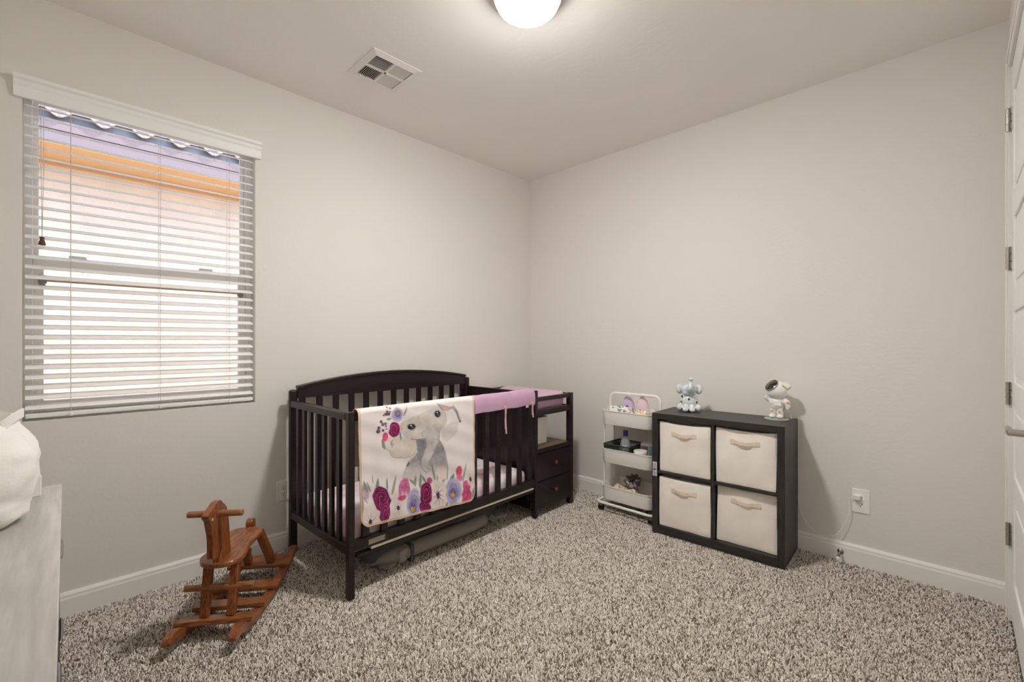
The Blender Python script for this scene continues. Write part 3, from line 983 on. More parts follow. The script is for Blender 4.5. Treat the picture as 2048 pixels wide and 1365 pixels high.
    for k in range(7):
        yy = 400 + k * 22
        stroke([(665 + k * 4, yy + 14), (700, yy), (745 - k * 5, yy + 6)], 1.2, (158, 152, 150), 0.6)
    stroke([(605, 400), (612, 415), (612, 440)], 2, (100, 96, 96), 0.7)
    stroke([(650, 745), (672, 750), (682, 770)], 3, (130, 122, 118), 0.7)
    over(polym([(768, 115), (800, 128), (895, 150), (935, 138), (975, 190), (995, 260), (1008, 292), (990, 304), (975, 270), (955, 215), (918, 165), (860, 190), (808, 168)], 4), (160, 158, 164), 0.9, 0.2)
    over(polym([(790, 138), (895, 155), (860, 188), (815, 170)], 4), (226, 186, 166), 0.9, 0.1)
    stroke([(765, 115), (800, 165), (825, 180)], 3, (110, 104, 104), 0.7)
    stroke([(955, 190), (975, 240), (995, 295)], 5, (104, 112, 126), 0.6)
    over(ellm(997, 293, 12, 12)[0], (100, 94, 90), 0.8)
    for (ex, ey, rx, ry) in ((508, 346, 36, 26), (768, 222, 27, 30)):
        over(ellm(ex, ey, rx * 1.2, ry * 1.25, 0, 6)[0], (150, 146, 146), 0.6)
        over(ellm(ex, ey, rx, ry, -8, 3, 0)[0], (36, 38, 42))
        over(ellm(ex + rx * .25, ey + ry * .15, rx * .4, ry * .45, 0, 4, 0)[0], (96, 112, 122), 0.8)
        over(ellm(ex - rx * .1, ey - ry * .5, rx * .25, ry * .25, 0, 2, 0)[0], (240, 240, 240), 0.95)
        stroke([(ex - rx * 1.4, ey - 4), (ex - rx * .8, ey - ry * .9), (ex + rx * .4, ey - ry * 1.05), (ex + rx * 1.15, ey - 2)], 2, (50, 50, 52), 0.8)
    # ---- flowers
    def rose(cx, cy, rx, ry, ang, c, dark, light):
        m_, u, v = ellm(cx, cy, rx, ry, ang, 4, 1.0)
        over(m_, c, 1, 0.35)
        R_ = np.sqrt(u * u + v * v)
        th = np.arctan2(v, u)
        pat = np.sin(R_ * 15 + th * 2 + wat * 7)
        over(m_ * (pat > 0.55) * 1.0, dark, 0.7)
        over(m_ * np.clip((np.sin(R_ * 15 + th * 2 + wat * 7 + 1.2) - 0.86) * 8, 0, 1) * (R_ < 0.85), light, 0.65)
        over(m_ * (R_ < 0.22), dark, 0.5)
    def ranun(cx, cy, rx, ry, ang, ccx, ccy):
        m_, u, v = ellm(cx, cy, rx, ry, ang, 5, 1.0)
        over(m_, (186, 180, 212), 1, 0.2)
        for k, (f_, c) in enumerate(((0.72, (150, 142, 190)), (0.5, (118, 108, 166)), (0.32, (84, 78, 132)))):
            mm = ellm(cx + (ccx - cx) * (1 - f_), cy + (ccy - cy) * (1 - f_), rx * f_, ry * f_, ang, 6, 1.2)[0]
            over(mm, c, 0.62, 0.3)
        R_ = np.sqrt(u * u + v * v)
        over(m_ * np.clip((np.sin(R_ * 20 + wat * 6) - 0.8) * 5, 0, 1), (222, 218, 236), 0.6)
        over(ellm(ccx, ccy, rx * .25, ry * .16, 0, 4, 1)[0], (222, 172, 50), 0.95, 0.3)
    def anem(cx, cy, rx, ry, ccx, ccy, r2):
        m_, u, v = ellm(cx, cy, rx, ry, 0, 8, 1.6)
        over(m_, (232, 222, 216), 0.9, 0.06)
        dx, dy = (X - ccx), (Y - ccy) * 0.62
        R_ = np.hypot(dx, dy)
        th = np.arctan2(dy, dx)
        over(m_ * np.clip(1.25 - R_ / (r2 * 2.0), 0, 1) * (np.sin(th * 9 + wat * 6) > 0.25), (150, 118, 150), 0.6)
        over((R_ < r2 * (0.75 + 0.5 * np.sin(th * 14) * wat2 * 2)) * 1.0, (62, 34, 58), 0.92)
    # left tail of leaves
    for l in ((150, 880, 145, 800, 8), (185, 950, 195, 830, 26), (275, 950, 272, 825, 16), (320, 990, 360, 805, 20), (100, 960, 60, 850, 30), (130, 960, 90, 860, 18), (540, 920, 545, 800, 18), (590, 940, 592, 780, 20), (640, 880, 600, 810, 20), (725, 860, 695, 700, 22), (750, 870, 752, 800, 14), (545, 900, 490, 850, 26), (880, 900, 920, 800, 40), (1000, 880, 1050, 700, 18), (845, 860, 860, 740, 12), (100, 1060, 50, 980, 12), (800, 880, 830, 840, 18)):
        leaf(*l, random.Random(l[0]).choice([GR, GG, OL, GG]))
    over(ellm(800, 790, 52, 66, 0, 10)[0], (232, 208, 204), 0.75, 0.05)
    anem(130, 1175, 85, 120, 130, 1235, 24)
    over(ellm(375, 1110, 60, 110, 0, 20)[0], (230, 220, 214), 0.8)
    anem(375, 1110, 40, 70, 375, 1110, 17)
    over(ellm(40, 1070, 22, 95, 0, 5)[0], (122, 100, 136), 0.8, 0.4)
    over(ellm(75, 960, 34, 75, -12, 8)[0], (176, 142, 172), 0.6, 0.5)
    rose(232, 1030, 74, 118, -14, (138, 42, 94), (84, 20, 62), (214, 150, 186))
    rose(262, 1150, 46, 96, 8, (150, 46, 102), (96, 24, 68), (216, 150, 186))
    rose(285, 1265, 40, 22, 0, (170, 50, 84), (120, 24, 60), (220, 150, 170))
    for (x_, y_, rx, ry, an) in ((402, 930, 22, 78, 8), (438, 915, 24, 84, 0), (470, 920, 24, 80, -8)):
        over(ellm(x_, y_, rx, ry, an, 4)[0], (198, 96, 142), 0.85, 0.4)
    over(ellm(415, 1018, 44, 24, -14, 4)[0], (196, 78, 124), 0.95, 0.3)
    ranun(527, 1075, 64, 130, 4, 520, 1132)
    rose(645, 985, 52, 120, 4, (136, 34, 88), (84, 16, 58), (216, 150, 186))
    rose(632, 1110, 50, 56, 0, (140, 38, 92), (90, 20, 62), (214, 140, 180))
    over(ellm(672, 862, 24, 30, 0, 4)[0], (188, 72, 120), 0.9, 0.3)
    anem(762, 985, 78, 132, 756, 1002, 28)
    ranun(908, 965, 74, 128, 6, 908, 1000)
    over(ellm(965, 775, 28, 48, 10, 4)[0], (210, 74, 116), 0.95, 0.3)
    over(ellm(972, 835, 26, 32, -20, 4)[0], (220, 110, 140), 0.9, 0.3)
    for (x_, y_, rx, ry, an) in ((1042, 915, 42, 50, 0), (1030, 985, 36, 64, 10), (1066, 1000, 28, 56, -6), (1020, 1050, 34, 30, 0)):
        over(ellm(x_, y_, rx, ry, an, 4)[0], (196, 74, 120), 0.9, 0.45)
    stroke([(1010, 950), (1030, 985), (1060, 960)], 2.5, (140, 34, 84), 0.7)
    anem(1090, 855, 34, 60, 1088, 855, 17)
    over(ellm(1122, 985, 24, 56, 12, 5)[0], (150, 138, 178), 0.8, 0.4)
    leaf(690, 1130, 690, 1180, 16, GG)
    leaf(830, 1110, 845, 1060, 14, GR)
    # head spray
    leaf(430, 240, 466, 150, 16, GG)
    leaf(270, 270, 320, 260, 22, GG)
    leaf(395, 390, 408, 485, 14, GR)
    for l in ((320, 500, 322, 548, 8), (305, 500, 335, 470, 7), (300, 520, 320, 500, 6), (340, 520, 325, 500, 6), (258, 365, 285, 360, 10)):
        leaf(*l, (110, 128, 144))
    over(ellm(420, 330, 30, 30, 0, 8)[0], (206, 190, 176), 0.7, 0.2)
    over(ellm(405, 362, 22, 18, 0, 5)[0], (226, 160, 140), 0.6)
    ranun(370, 225, 50, 76, 0, 378, 212)
    rose(346, 368, 54, 76, 0, (146, 38, 90), (92, 16, 60), (214, 140, 176))
    over(ellm(258, 440, 25, 42, 0, 3)[0], (218, 76, 120), 0.95, 0.35)
    for (x_, y_, r_) in ((245, 228, 9), (258, 212, 8), (275, 190, 12), (290, 215, 14), (268, 218, 14), (305, 160, 9), (280, 148, 7), (300, 195, 8), (218, 290, 13), (233, 318, 15), (197, 350, 14), (192, 385, 18), (236, 375, 12), (258, 310, 13), (262, 335, 10)):
        over(ellm(x_, y_, r_, r_ * 1.1, 0, 2.5, .3)[0], (110, 70, 110), 0.85, 0.6)
    for pts in (((300, 300), (258, 320), (218, 290)), ((290, 340), (236, 370), (192, 385)), ((280, 320), (233, 318), (197, 350)), ((320, 250), (275, 215), (245, 228))):
        stroke(list(pts), 1.2, (130, 116, 104), 0.7)
    return C

bk = thing('baby_blanket', 'cream baby blanket printed with an elephant and flowers draped over the crib front', 'blanket', CL, CR)
NU, NB = 330, 24
BY0, BY1 = 0.04, 0.79
prof = []
for i in range(NB):
    prof.append((0.6905, 0.62 + (0.88 - 0.62) * i / (NB - 1), 'b'))
for i in range(1, 13):
    a = PI - PI * i / 13
    prof.append((0.7195 + 0.029 * math.cos(a), 0.8815 + 0.026 * math.sin(a), 't'))
NF = 330
ZT = 0.898
verts = np.zeros((NU + 1, len(prof) + NF, 3))
for i in range(NU + 1):
    u = i / NU
    y = BY0 + (BY1 - BY0) * u
    zb = 0.338 - 0.052 * u
    d_ = min(u, 1 - u) * (BY1 - BY0)
    rc_ = 0.055
    if d_ < rc_:
        zb += rc_ - math.sqrt(max(0, rc_ * rc_ - (rc_ - d_) ** 2))
    for j, (x, z, k) in enumerate(prof):
        verts[i, j] = (x, y, z)
    t = np.arange(NF) / (NF - 1)
    z = 0.8815 + (zb - 0.8815) * t
    dep = np.clip((0.8815 - z) / 0.5, 0, 1)
    fold = 0.004 * math.sin(u * 9 + 1.0) + 0.0035 * np.sin(u * 21 + z * 5) + 0.003 * math.sin(u * 47)
    x = 0.7485 + 0.007 * dep + dep * (0.006 + fold) + 0.0012 * np.sin(z * 60 + u * 18)
    flare = -0.010 * dep * (1 - u) * 0 + 0.012 * dep * (u - 0.5) * -1
    verts[i, len(prof):, 0] = np.maximum(x, 0.7455)
    verts[i, len(prof):, 1] = y + flare * 0.6
    verts[i, len(prof):, 2] = z
nr = len(prof) + NF
idx = np.arange((NU + 1) * nr).reshape(NU + 1, nr)
q = np.stack([idx[:-1, :-1], idx[1:, :-1], idx[1:, 1:], idx[:-1, 1:]], -1).reshape(-1, 4)
me = bpy.data.meshes.new('blanket_cloth')
me.from_pydata(verts.reshape(-1, 3).tolist(), [], q.tolist())
U = ((verts[..., 1] - BY0) / (BY1 - BY0)).clip(0, 1)
V = (ZT - verts[..., 2]) / (ZT - (0.338 - 0.052 * U))
# design space: a keystoned drawing board, unit square -> quad
qd = [(8, 185), (1160, 58), (1142, 1050), (38, 1295)]
(x0, y0), (x1, y1), (x2, y2), (x3, y3) = qd
dx1, dx2, dx3 = x1 - x2, x3 - x2, x0 - x1 + x2 - x3
dy1, dy2, dy3 = y1 - y2, y3 - y2, y0 - y1 + y2 - y3
den = dx1 * dy2 - dx2 * dy1
g_ = (dx3 * dy2 - dx2 * dy3) / den
h_ = (dx1 * dy3 - dx3 * dy1) / den
ww = g_ * U + h_ * V + 1
PX = ((x1 - x0 + g_ * x1) * U + (x3 - x0 + h_ * x3) * V + x0) / ww
PY = ((y1 - y0 + g_ * y1) * U + (y3 - y0 + h_ * y3) * V + y0) / ww
colr = paint(PX, PY)
plain = np.zeros(U.shape, bool)
plain[:, :NB + 8] = True
colr[plain] = (240, 232, 227)
# tan bound edge
yy_ = verts[..., 1]
zbr = np.array([verts[i, -1, 2] for i in range(NU + 1)])[:, None]
wd = np.minimum((U * (BY1 - BY0)), (1 - U) * (BY1 - BY0))
dd = np.minimum(wd, np.maximum(verts[..., 2] - zbr, 0) + plain * 9)
for (a, c, cc, al) in ((0, 0.0135, (226, 196, 168), 0.75), (0.0, 0.0022, (196, 156, 120), 0.8), (0.0105, 0.0128, (204, 166, 132), 0.8), (0.0055, 0.0068, (206, 172, 140), 0.6)):
    m_ = ((dd >= a) & (dd <= c))[..., None] * al
    colr = colr * (1 - m_) + np.array(cc, float) * m_
s_ = np.clip(colr, 0, 255) / 255
lc = np.where(s_ <= 0.04045, s_ / 12.92, ((s_ + 0.055) / 1.055) ** 2.4)
lc = np.concatenate([lc, np.ones(lc.shape[:2] + (1,))], -1)
at = me.color_attributes.new('col', 'FLOAT_COLOR', 'POINT')
at.data.foreach_set('color', lc.astype(np.float32).ravel())
me.materials.append(attr_mat('blanket_print', rough=0.95, bump=0.25, bscale=260, sheen=0.1, spec=0.15))
bo = link('cloth', me, bk, smooth=True)
so = bo.modifiers.new('solid', 'SOLIDIFY')
so.thickness = 0.004
so.offset = 1.0

# ------------------------------------------------------------------ folded carrier under the crib
fc = thing('folded_bouncer', 'folded charcoal fabric baby seat lying flat under the crib', 'baby seat', in_crib(0.42, 0.72, 0.0), CR)
def ffn(p, u):
    t = (u.y + 1) / 2
    if u.z > 0.5:
        p.z *= 0.8 + 0.2 * math.sin(t * PI)
    p.x += 0.008 * hnoise(p.x, p.y, p.z, 8)
    p.z = max(0.0, p.z + 0.006 * hnoise(p.x, p.y, 2, 7) * (u.z > 0))
    return p
soft('seat_pad', soft_box((0.36, 0.98, 0.115), 26, ffn, 0.045), M['char'], fc, loc=(-0.03, -0.03, 0.02))
rl = spline([(0.10, -0.50, 0.035), (0.155, -0.38, 0.048), (0.172, -0.1, 0.056), (0.172, 0.12, 0.055), (0.155, 0.28, 0.05), (0.11, 0.36, 0.04)], 8)
MB().tube(rl, [0.022 + 0.02 * min(1, 6 * min(i / (len(rl) - 1), 1 - i / (len(rl) - 1))) for i in range(len(rl))], 14).build('padded_bar', M['grey_f'], fc, smooth=True)
MB().obox((0.165, -0.29, 0.05), (0.088, 0.024, 0.092), (0, 0, 0.1)).build('strap', M['char'], fc, bevel=0.004)
MB().obox((0.17, -0.345, 0.05), (0.07, 0.062, 0.075), (0, 0.1, 0.2)).build('buckle', M['grey_l'], fc, bevel=0.012)
MB().obox((0.175, -0.425, 0.022), (0.07, 0.08, 0.02), (0, 0, 0.5)).build('foot', M['grey_f'], fc, bevel=0.006)
tb = MB().prism([(-0.06, 0.0), (0.07, -0.035), (0.085, -0.02), (0.02, 0.055), (-0.05, 0.05)], 'z', 0, 0.02)
tb.build('footplate', M['grey_l'], fc, bevel=0.005, loc=(0.15, 0.42, 0.028), rot=(0.12, -0.15, 1.2))
MB().tube(spline([(0.06, 0.34, 0.06), (0.11, 0.42, 0.085), (0.06, 0.50, 0.1), (0.0, 0.52, 0.07)], 6), 0.011, 8).build('frame_tube', M['grey_l'], fc, smooth=True)
MB().obox((0.175, 0.375, 0.045), (0.05, 0.05, 0.006), (0.3, 0.5, 0.4)).build('strap_tab', M['grey_f'], fc, bevel=0.001)

# ------------------------------------------------------------------ rocking horse
rh = thing('rocking_horse', 'small brown oak plank rocking horse with dowel handles beside the crib', 'rocking horse', (0.65, -2.66, 0.0), math.radians(-36.8))
def rz(s): return 0.42 * (s - 0.2) ** 2
def runner(y):
    cl_ = spline([(-0.128, 0.046, 0), (-0.121, 0.058, 0), (-0.10, 0.067, 0), (-0.07, 0.062, 0), (-0.03, 0.044, 0)] + [(q_, rz(q_) + 0.018, 0) for q_ in (0.02, 0.08, 0.14, 0.2, 0.27, 0.34, 0.41, 0.48, 0.55, 0.615)], 4)
    top, bot = [], []
    n = len(cl_)
    for i in range(n):
        t_ = (cl_[min(i + 1, n - 1)] - cl_[max(i - 1, 0)]).normalized()
        e = min(i, n - 1 - i)
        th_ = 0.018 * (0.55 if e == 0 else 0.9 if e == 1 else 1.0)
        nx_, nz_ = -t_.y, t_.x
        top.append((-(cl_[i].x + nx_ * th_), cl_[i].y + nz_ * th_))
        bot.append((-(cl_[i].x - nx_ * th_), cl_[i].y - nz_ * th_))
    MB().prism(top + bot[::-1], 'y', y - 0.016, y + 0.016).build('runner', M['oak_x'], rh, bevel=0.006)
runner(-0.118)
runner(0.118)
for (s, w_) in ((0.0, 0.068), (0.14, 0.066), (0.288, 0.066), (0.475, 0.085)):
    z = rz(s) + 0.036 + 0.0105
    sl = 0.84 * (s - 0.2)
    MB().obox((-s, 0, z + 0.002), (w_, 0.30, 0.02), (0, math.atan(sl), 0)).build('cross_slat', M['oak_y'], rh, bevel=0.004)
half = [(-0.016, 0.0), (-0.014, 0.025), (-0.006, 0.048), (0.012, 0.068), (0.055, 0.087), (0.10, 0.084), (0.15, 0.074), (0.21, 0.072), (0.27, 0.076), (0.32, 0.078), (0.355, 0.064), (0.372, 0.035), (0.376, 0.0)]
hp = []
P_ = spline([(s, b_, 0) for s, b_ in half], 4)
hp = [(-p.x, p.y) for p in P_]
seat_poly = hp + [(a, -b_) for a, b_ in hp[-2:0:-1]]
seat_poly = [(a, b_ + 0.05 * a) for a, b_ in seat_poly]
MB().prism(seat_poly, 'z', 0.284, 0.306).build('seat', M['oak_x'], rh, bevel=0.007, seg=3)
hd = [(0.1025, 0.303), (-0.008, 0.303), (-0.006, 0.318), (0.012, 0.340), (0.021, 0.356), (0.014, 0.364), (0.002, 0.352), (-0.019, 0.333), (-0.05, 0.340), (-0.0545, 0.350), (-0.055, 0.413), (-0.060, 0.445), (-0.069, 0.472), (-0.080, 0.507), (-0.094, 0.520), (-0.0985, 0.534), (-0.080, 0.543), (-0.058, 0.551), (-0.022, 0.565), (0.0, 0.566), (0.018, 0.559), (0.030, 0.545), (0.046, 0.535), (0.064, 0.514), (0.074, 0.49), (0.081, 0.458), (0.092, 0.393), (0.096, 0.35)]
MB().prism([(-s, z) for s, z in hd], 'y', -0.013, 0.013).build('head', M['oak_z'], rh, bevel=0.003, seg=3)
MB().tube([(0.008, -0.106, 0.513), (0.008, 0.106, 0.513)], 0.0135, 16).build('handle', M['oak_d'], rh, bevel=0.003, smooth=True)
MB().tube([(-0.03, -0.137, 0.188), (-0.03, 0.137, 0.188)], 0.0135, 16).build('footrest', M['oak_d'], rh, bevel=0.003, smooth=True)
for sy in (-1, 1):
    MB().bar((-0.012, sy * 0.052, 0.074), (-0.055, sy * 0.054, 0.287), 0.034, 0.032, (0, 1, 0)).build('leg', M['oak_z'], rh, bevel=0.004)
    MB().bar((-0.462, sy * 0.056, 0.086), (-0.366, sy * 0.046 - 0.018, 0.287), 0.036, 0.034, (0, 1, 0)).build('leg', M['oak_z'], rh, bevel=0.004)
tl = [(-0.392 + 0.024 * math.cos(a_), 0.318 + 0.024 * math.sin(a_)) for a_ in [PI * k / 10 for k in range(11)]]
MB().prism(tl + [(-0.416, 0.26), (-0.368, 0.26)], 'y', -0.036, -0.004).build('tail_board', M['oak_z'], rh, bevel=0.006)
pk = MB()
for (s, b_) in ((0.025, 0.05), (0.025, -0.05), (0.31, 0.03), (0.31, -0.065), (0.18, 0.04)):
    pk.lathe([(0.0003, 0), (0.0065, 0), (0.0065, 0.0012), (0.0003, 0.0012)], 12, (-s - 0.03, b_, 0.3058))
pk.build('screw_plugs', M['oak_d'], rh)
MB().lathe([(0.0003, 0), (0.007, 0), (0.006, 0.0015), (0.0003, 0.0015)], 14, (0.062, 0.0125, 0.508), Matrix.Rotation(-PI / 2, 3, 'X')).build('eye', M['support'], rh)

# ------------------------------------------------------------------ cube organizer
OL_, OR_ = (1.447, -0.403), math.radians(2.6)
og = thing('cube_organizer', 'black brown wood grain four cube organizer against the back wall', 'organizer', (OL_[0], OL_[1], 0), OR_)
OW, OD, OH, T = 0.755, 0.35, 0.772, 0.037
def op(name, *b_, m=None, bev=0.0015):
    return MB().box(*b_).build(name, m or M['blackwood'], og, bevel=bev)
op('side_panel', 0, T, 0, OD, 0, OH)
op('side_panel', OW - T, OW, 0, OD, 0, OH)
op('top_panel', T, OW - T, 0, OD, OH - T, OH, m=M['blackwood_h'])
op('bottom_panel', T, OW - T, 0, OD, 0.0, 0.05, m=M['blackwood_h'])
op('divider', OW / 2 - 0.008, OW / 2 + 0.008, 0.004, OD, 0.05, OH - T)
zm = (0.05 + OH - T) / 2
op('shelf', T, OW / 2 - 0.008, 0.004, OD, zm - 0.008, zm + 0.008, m=M['blackwood_h'])
op('shelf', OW / 2 + 0.008, OW - T, 0.004, OD, zm - 0.008, zm + 0.008, m=M['blackwood_h'])
op('back_panel', 0.002, OW - 0.002, OD, OD + 0.006, 0.01, OH - 0.004)
stk = op('price_sticker', 0.006, 0.033, -0.0012, 0, 0.365, 0.455, m=M['sticker'], bev=0)
pr = MB()
for k in range(9):
    pr.box(0.009, 0.03 - 0.008 * random.random(), -0.0018, -0.0012, 0.372 + k * 0.009, 0.3755 + k * 0.009)
pr.box(0.009, 0.03, -0.0019, -0.0012, 0.404, 0.412)
pr.build('print', mat('sticker_ink', (60, 84, 120), 0.8), stk)

def in_org(x, y, z):
    return (OL_[0] + x * math.cos(OR_) - y * math.sin(OR_), OL_[1] + x * math.sin(OR_) + y * math.cos(OR_), z)
cw_ = OW / 2 - 0.008 - T
chh = (OH - T - 0.05) / 2 - 0.008
def fbin(label, cx, z0, y0, seed, hgt, lean):
    o = thing('fabric_bin', label, 'bin', in_org(cx, y0, z0), OR_, 'canvas bins in the cube organizer')
    w_, d_, h2 = cw_ - 0.012, 0.30, hgt
    def fn(p, u):
        p.y += d_ / 2
        if u.y < -0.95:
            zz = (u.z + 1) / 2
            xx = u.x
            bul = (1 - xx * xx) * (1 - u.z * u.z)
            p.y -= 0.007 * bul
            p.y += 0.0045 * math.sin(xx * 5 + seed) * zz * zz
            p.y += 0.004 * hnoise(xx * 2 + seed, zz * 3, seed, 1.1)
            p.y += lean * zz * zz
        if u.z > 0.95 and u.y < -0.5:
            p.z -= 0.012 * (1 - u.x * u.x) * (0.6 + 0.4 * math.sin(seed))
        p.x *= 1 - 0.012 * math.sin((u.z + 1) / 2 * PI + seed)
        return p
    soft('body', soft_box((w_, d_, h2), 26, fn, 0.006), M['canvas'], o)
    # piped seam around the front edge
    zc = h2 * 0.765
    pts = [(-0.06, -0.008, zc + 0.004), (-0.04, -0.014, zc + 0.001), (-0.02, -0.019, zc - 0.002), (0.012, -0.020, zc - 0.003), (0.034, -0.013, zc + 0.001), (0.058, -0.009, zc + 0.003)]
    sp_ = spline([(x, y + lean * 0.6, z) for x, y, z in pts], 6)
    hm = MB()
    hm.strip(sp_, 0.0028, 0.019)
    h_o = hm.build('handle', M['canvas_d'], o)
    for sx_ in (-1, 1):
        MB().obox((sx_ * 0.066, -0.0085 + lean * 0.6, zc + 0.003), (0.026, 0.002, 0.026), (0, 0, sx_ * 0.1)).build('handle_patch', M['canvas_d'], h_o)
    return o
xl = T + cw_ / 2
xr = OW - T - cw_ / 2
fbin('beige canvas bin in the top left cube, below the ceramic elephant', xl, zm + 0.0085, 0.016, 1.0, chh - 0.014, 0.0)
fbin('beige canvas bin in the top right cube, below the astronaut', xr, zm + 0.0085, 0.018, 2.3, chh - 0.008, 0.006)
fbin('beige canvas bin in the bottom left cube, beside the cart', xl, 0.0505, 0.014, 3.7, chh - 0.02, 0.0)
fbin('beige canvas bin in the bottom right cube, pushed in deepest', xr, 0.0505, 0.034, 5.2, chh - 0.008, 0.008)

# ------------------------------------------------------------------ ceramic elephant
ce_ = thing('elephant_figurine', 'small pale blue ceramic elephant with raised trunk on the organizer', 'figurine', in_org(0.155, 0.225, OH + 0.0015), OR_ + math.radians(20))
bdy = MB()
bdy.ell((0, 0, 0.062), (0.058, 0.052, 0.062)).ell((0, 0.01, 0.03), (0.062, 0.055, 0.032))
for sx_ in (-1, 1):
    bdy.ell((sx_ * 0.02, -0.045, 0.022), (0.019, 0.022, 0.026))
    bdy.ell((sx_ * 0.021, -0.056, 0.014), (0.019, 0.018, 0.0145))
    bdy.ell((sx_ * 0.058, -0.022, 0.024), (0.019, 0.026, 0.0245))
body_o = bdy.build('body', M['glaze'], ce_, remesh=0.0028)
hdm = MB()
hdm.ell((0, -0.012, 0.142), (0.05, 0.046, 0.038))
hdm.ell((0, -0.02, 0.125), (0.044, 0.04, 0.028))
trk = spline([(0.004, -0.05, 0.14), (0.008, -0.066, 0.158), (0.011, -0.062, 0.18), (0.014, -0.055, 0.2), (0.012, -0.062, 0.222)], 6)
hdm.tube(trk, [0.026 - 0.014 * min(1, i / 16) + (0.003 if i > 21 else 0) for i in range(len(trk))], 14)
for sx_ in (-1, 1):
    hdm.ell((sx_ * 0.058, 0.004, 0.145), (0.026, 0.009, 0.036), rot=(0, 0, sx_ * -0.5))
hdm.build('head', M['glaze_b'], ce_, remesh=0.0028)
for sx_ in (-1, 1):
    MB().ell((sx_ * 0.060, -0.004, 0.145), (0.017, 0.007, 0.026), rot=(0, 0, sx_ * -0.5)).build('inner_ear', M['glaze'], ce_, smooth=True)
def star(c, r, R):
    pts = []
    for k in range(10):
        a = PI / 2 + k * PI / 5
        q_ = r if k % 2 == 0 else r * 0.42
        pts.append((q_ * math.cos(a), q_ * math.sin(a)))
    vs = [R @ Vector((p[0], 0.004 * s, p[1])) + Vector(c) for s in (-1, 1) for p in pts]
    fs = [tuple(range(9, -1, -1)), tuple(range(10, 20))] + [(i, (i + 1) % 10, 10 + (i + 1) % 10, 10 + i) for i in range(10)]
    return MB().add(vs, fs)
for (a, z, r_) in ((0.0, 0.084, 0.0085), (-0.95, 0.062, 0.008), (0.95, 0.062, 0.008), (-0.85, 0.098, 0.007)):
    rx, ry = 0.0585, 0.053
    star((rx * 0.96 * math.sin(a), -ry * 0.945 * math.cos(a), z), r_, Matrix.Rotation(a, 3, 'Z')).build('star_cutout', M['black'], ce_)

# ------------------------------------------------------------------ astronaut projector
an = thing('astronaut_lamp', 'white toy astronaut projector with dark visor on the organizer', 'night light', in_org(0.662, 0.262, OH), OR_ + math.radians(-4))
MB().lathe([(0.0005, 0), (0.066, 0), (0.066, 0.003), (0.062, 0.006), (0.0005, 0.008)], 36).build('base', M['dome_base'], an, smooth=True)
ab = MB()
ab.ell((0, 0, 0.10), (0.040, 0.034, 0.036))
ab.ell((0, 0, 0.077), (0.036, 0.032, 0.022))
for sx_ in (-1, 1):
    ab.tube([(sx_ * 0.016, 0.0, 0.075), (sx_ * 0.019, -0.004, 0.05), (sx_ * 0.02, 0, 0.026)], [0.02, 0.0185, 0.0175], 14)
    ab.ell((sx_ * 0.021, -0.012, 0.018), (0.0175, 0.026, 0.011))
ab.tube([(0.036, 0.0, 0.118), (0.056, -0.004, 0.102), (0.062, -0.006, 0.078), (0.058, -0.008, 0.062)], [0.016, 0.0165, 0.0135, 0.010], 12)
ab.tube([(-0.034, 0.0, 0.114), (-0.046, -0.008, 0.114), (-0.054, -0.018, 0.124), (-0.056, -0.022, 0.135)], [0.014, 0.0125, 0.011, 0.009], 12)
ab.build('suit', M['white'], an, remesh=0.0028)
hR = Euler((math.radians(0), math.radians(0), 0)).to_matrix()
he = MB().ell((0, 0.0, 0.172), (0.057, 0.055, 0.055), 28, 18)
hel = he.build('helmet', M['white'], an, smooth=True)
vdir = Vector((-0.42, -0.62, 0.66)).normalized()
Rv = vdir.to_track_quat('Z', 'Y').to_matrix()
vc = Vector((0, 0, 0.172))
MB().lathe([(0.0005, 0.0585), (0.012, 0.0575), (0.022, 0.0545), (0.030, 0.0505), (0.036, 0.046), (0.036, 0.04), (0.0005, 0.04)], 32, vc, Rv).build('visor', M['visor'], hel, smooth=True)
MB().lathe([(0.0355, 0.0415), (0.0395, 0.044), (0.0405, 0.0475), (0.0365, 0.0495), (0.0355, 0.046)], 32, vc, Rv).build('visor_rim', M['steel'], hel, smooth=True)
ear = MB().obox((0.046, -0.006, 0.196), (0.045, 0.05, 0.04), (0, math.radians(38), 0))
eo = ear.build('ear_pod', M['white'], hel, bevel=0.006)
MB().obox((0.0515, -0.0315, 0.194), (0.03, 0.0025, 0.007), (0, math.radians(38), 0)).build('yellow_strip', M['yellow'], eo)
MB().lathe([(0.0005, 0), (0.006, 0), (0.006, 0.008), (0.0005, 0.010)], 12, (0.0, 0, 0.225)).build('antenna_stub', M['white'], hel, smooth=True)
for (c, r_) in (((0.062, -0.017, 0.104), 0.0085), ((-0.019, -0.0215, 0.05), 0.0065), ((0.02, -0.0215, 0.047), 0.0065)):
    MB().lathe([(0.0003, 0), (r_, 0), (r_ * 0.9, 0.0025), (0.0003, 0.0035)], 16, c, Matrix.Rotation(PI / 2, 3, 'X')).build('patch', M['gold'], an, smooth=True)
MB().box(-0.008, 0.034, -0.0345, -0.030, 0.082, 0.098).build('chest_panel', M['plate'], an, bevel=0.002)
MB().tube(spline([(0.03, -0.028, 0.105), (0.045, -0.03, 0.09), (0.046, -0.026, 0.068), (0.038, -0.02, 0.058)], 6), 0.0018, 6).build('hose', M['steel'], an)
MB().tube(spline([(0.04, 0.03, 0.04), (0.065, 0.02, 0.05), (0.07, 0.015, 0.02), (0.066, 0.03, 0.004), (0.06, 0.09, 0.003)], 6), 0.002, 6).build('cable', M['white'], an)

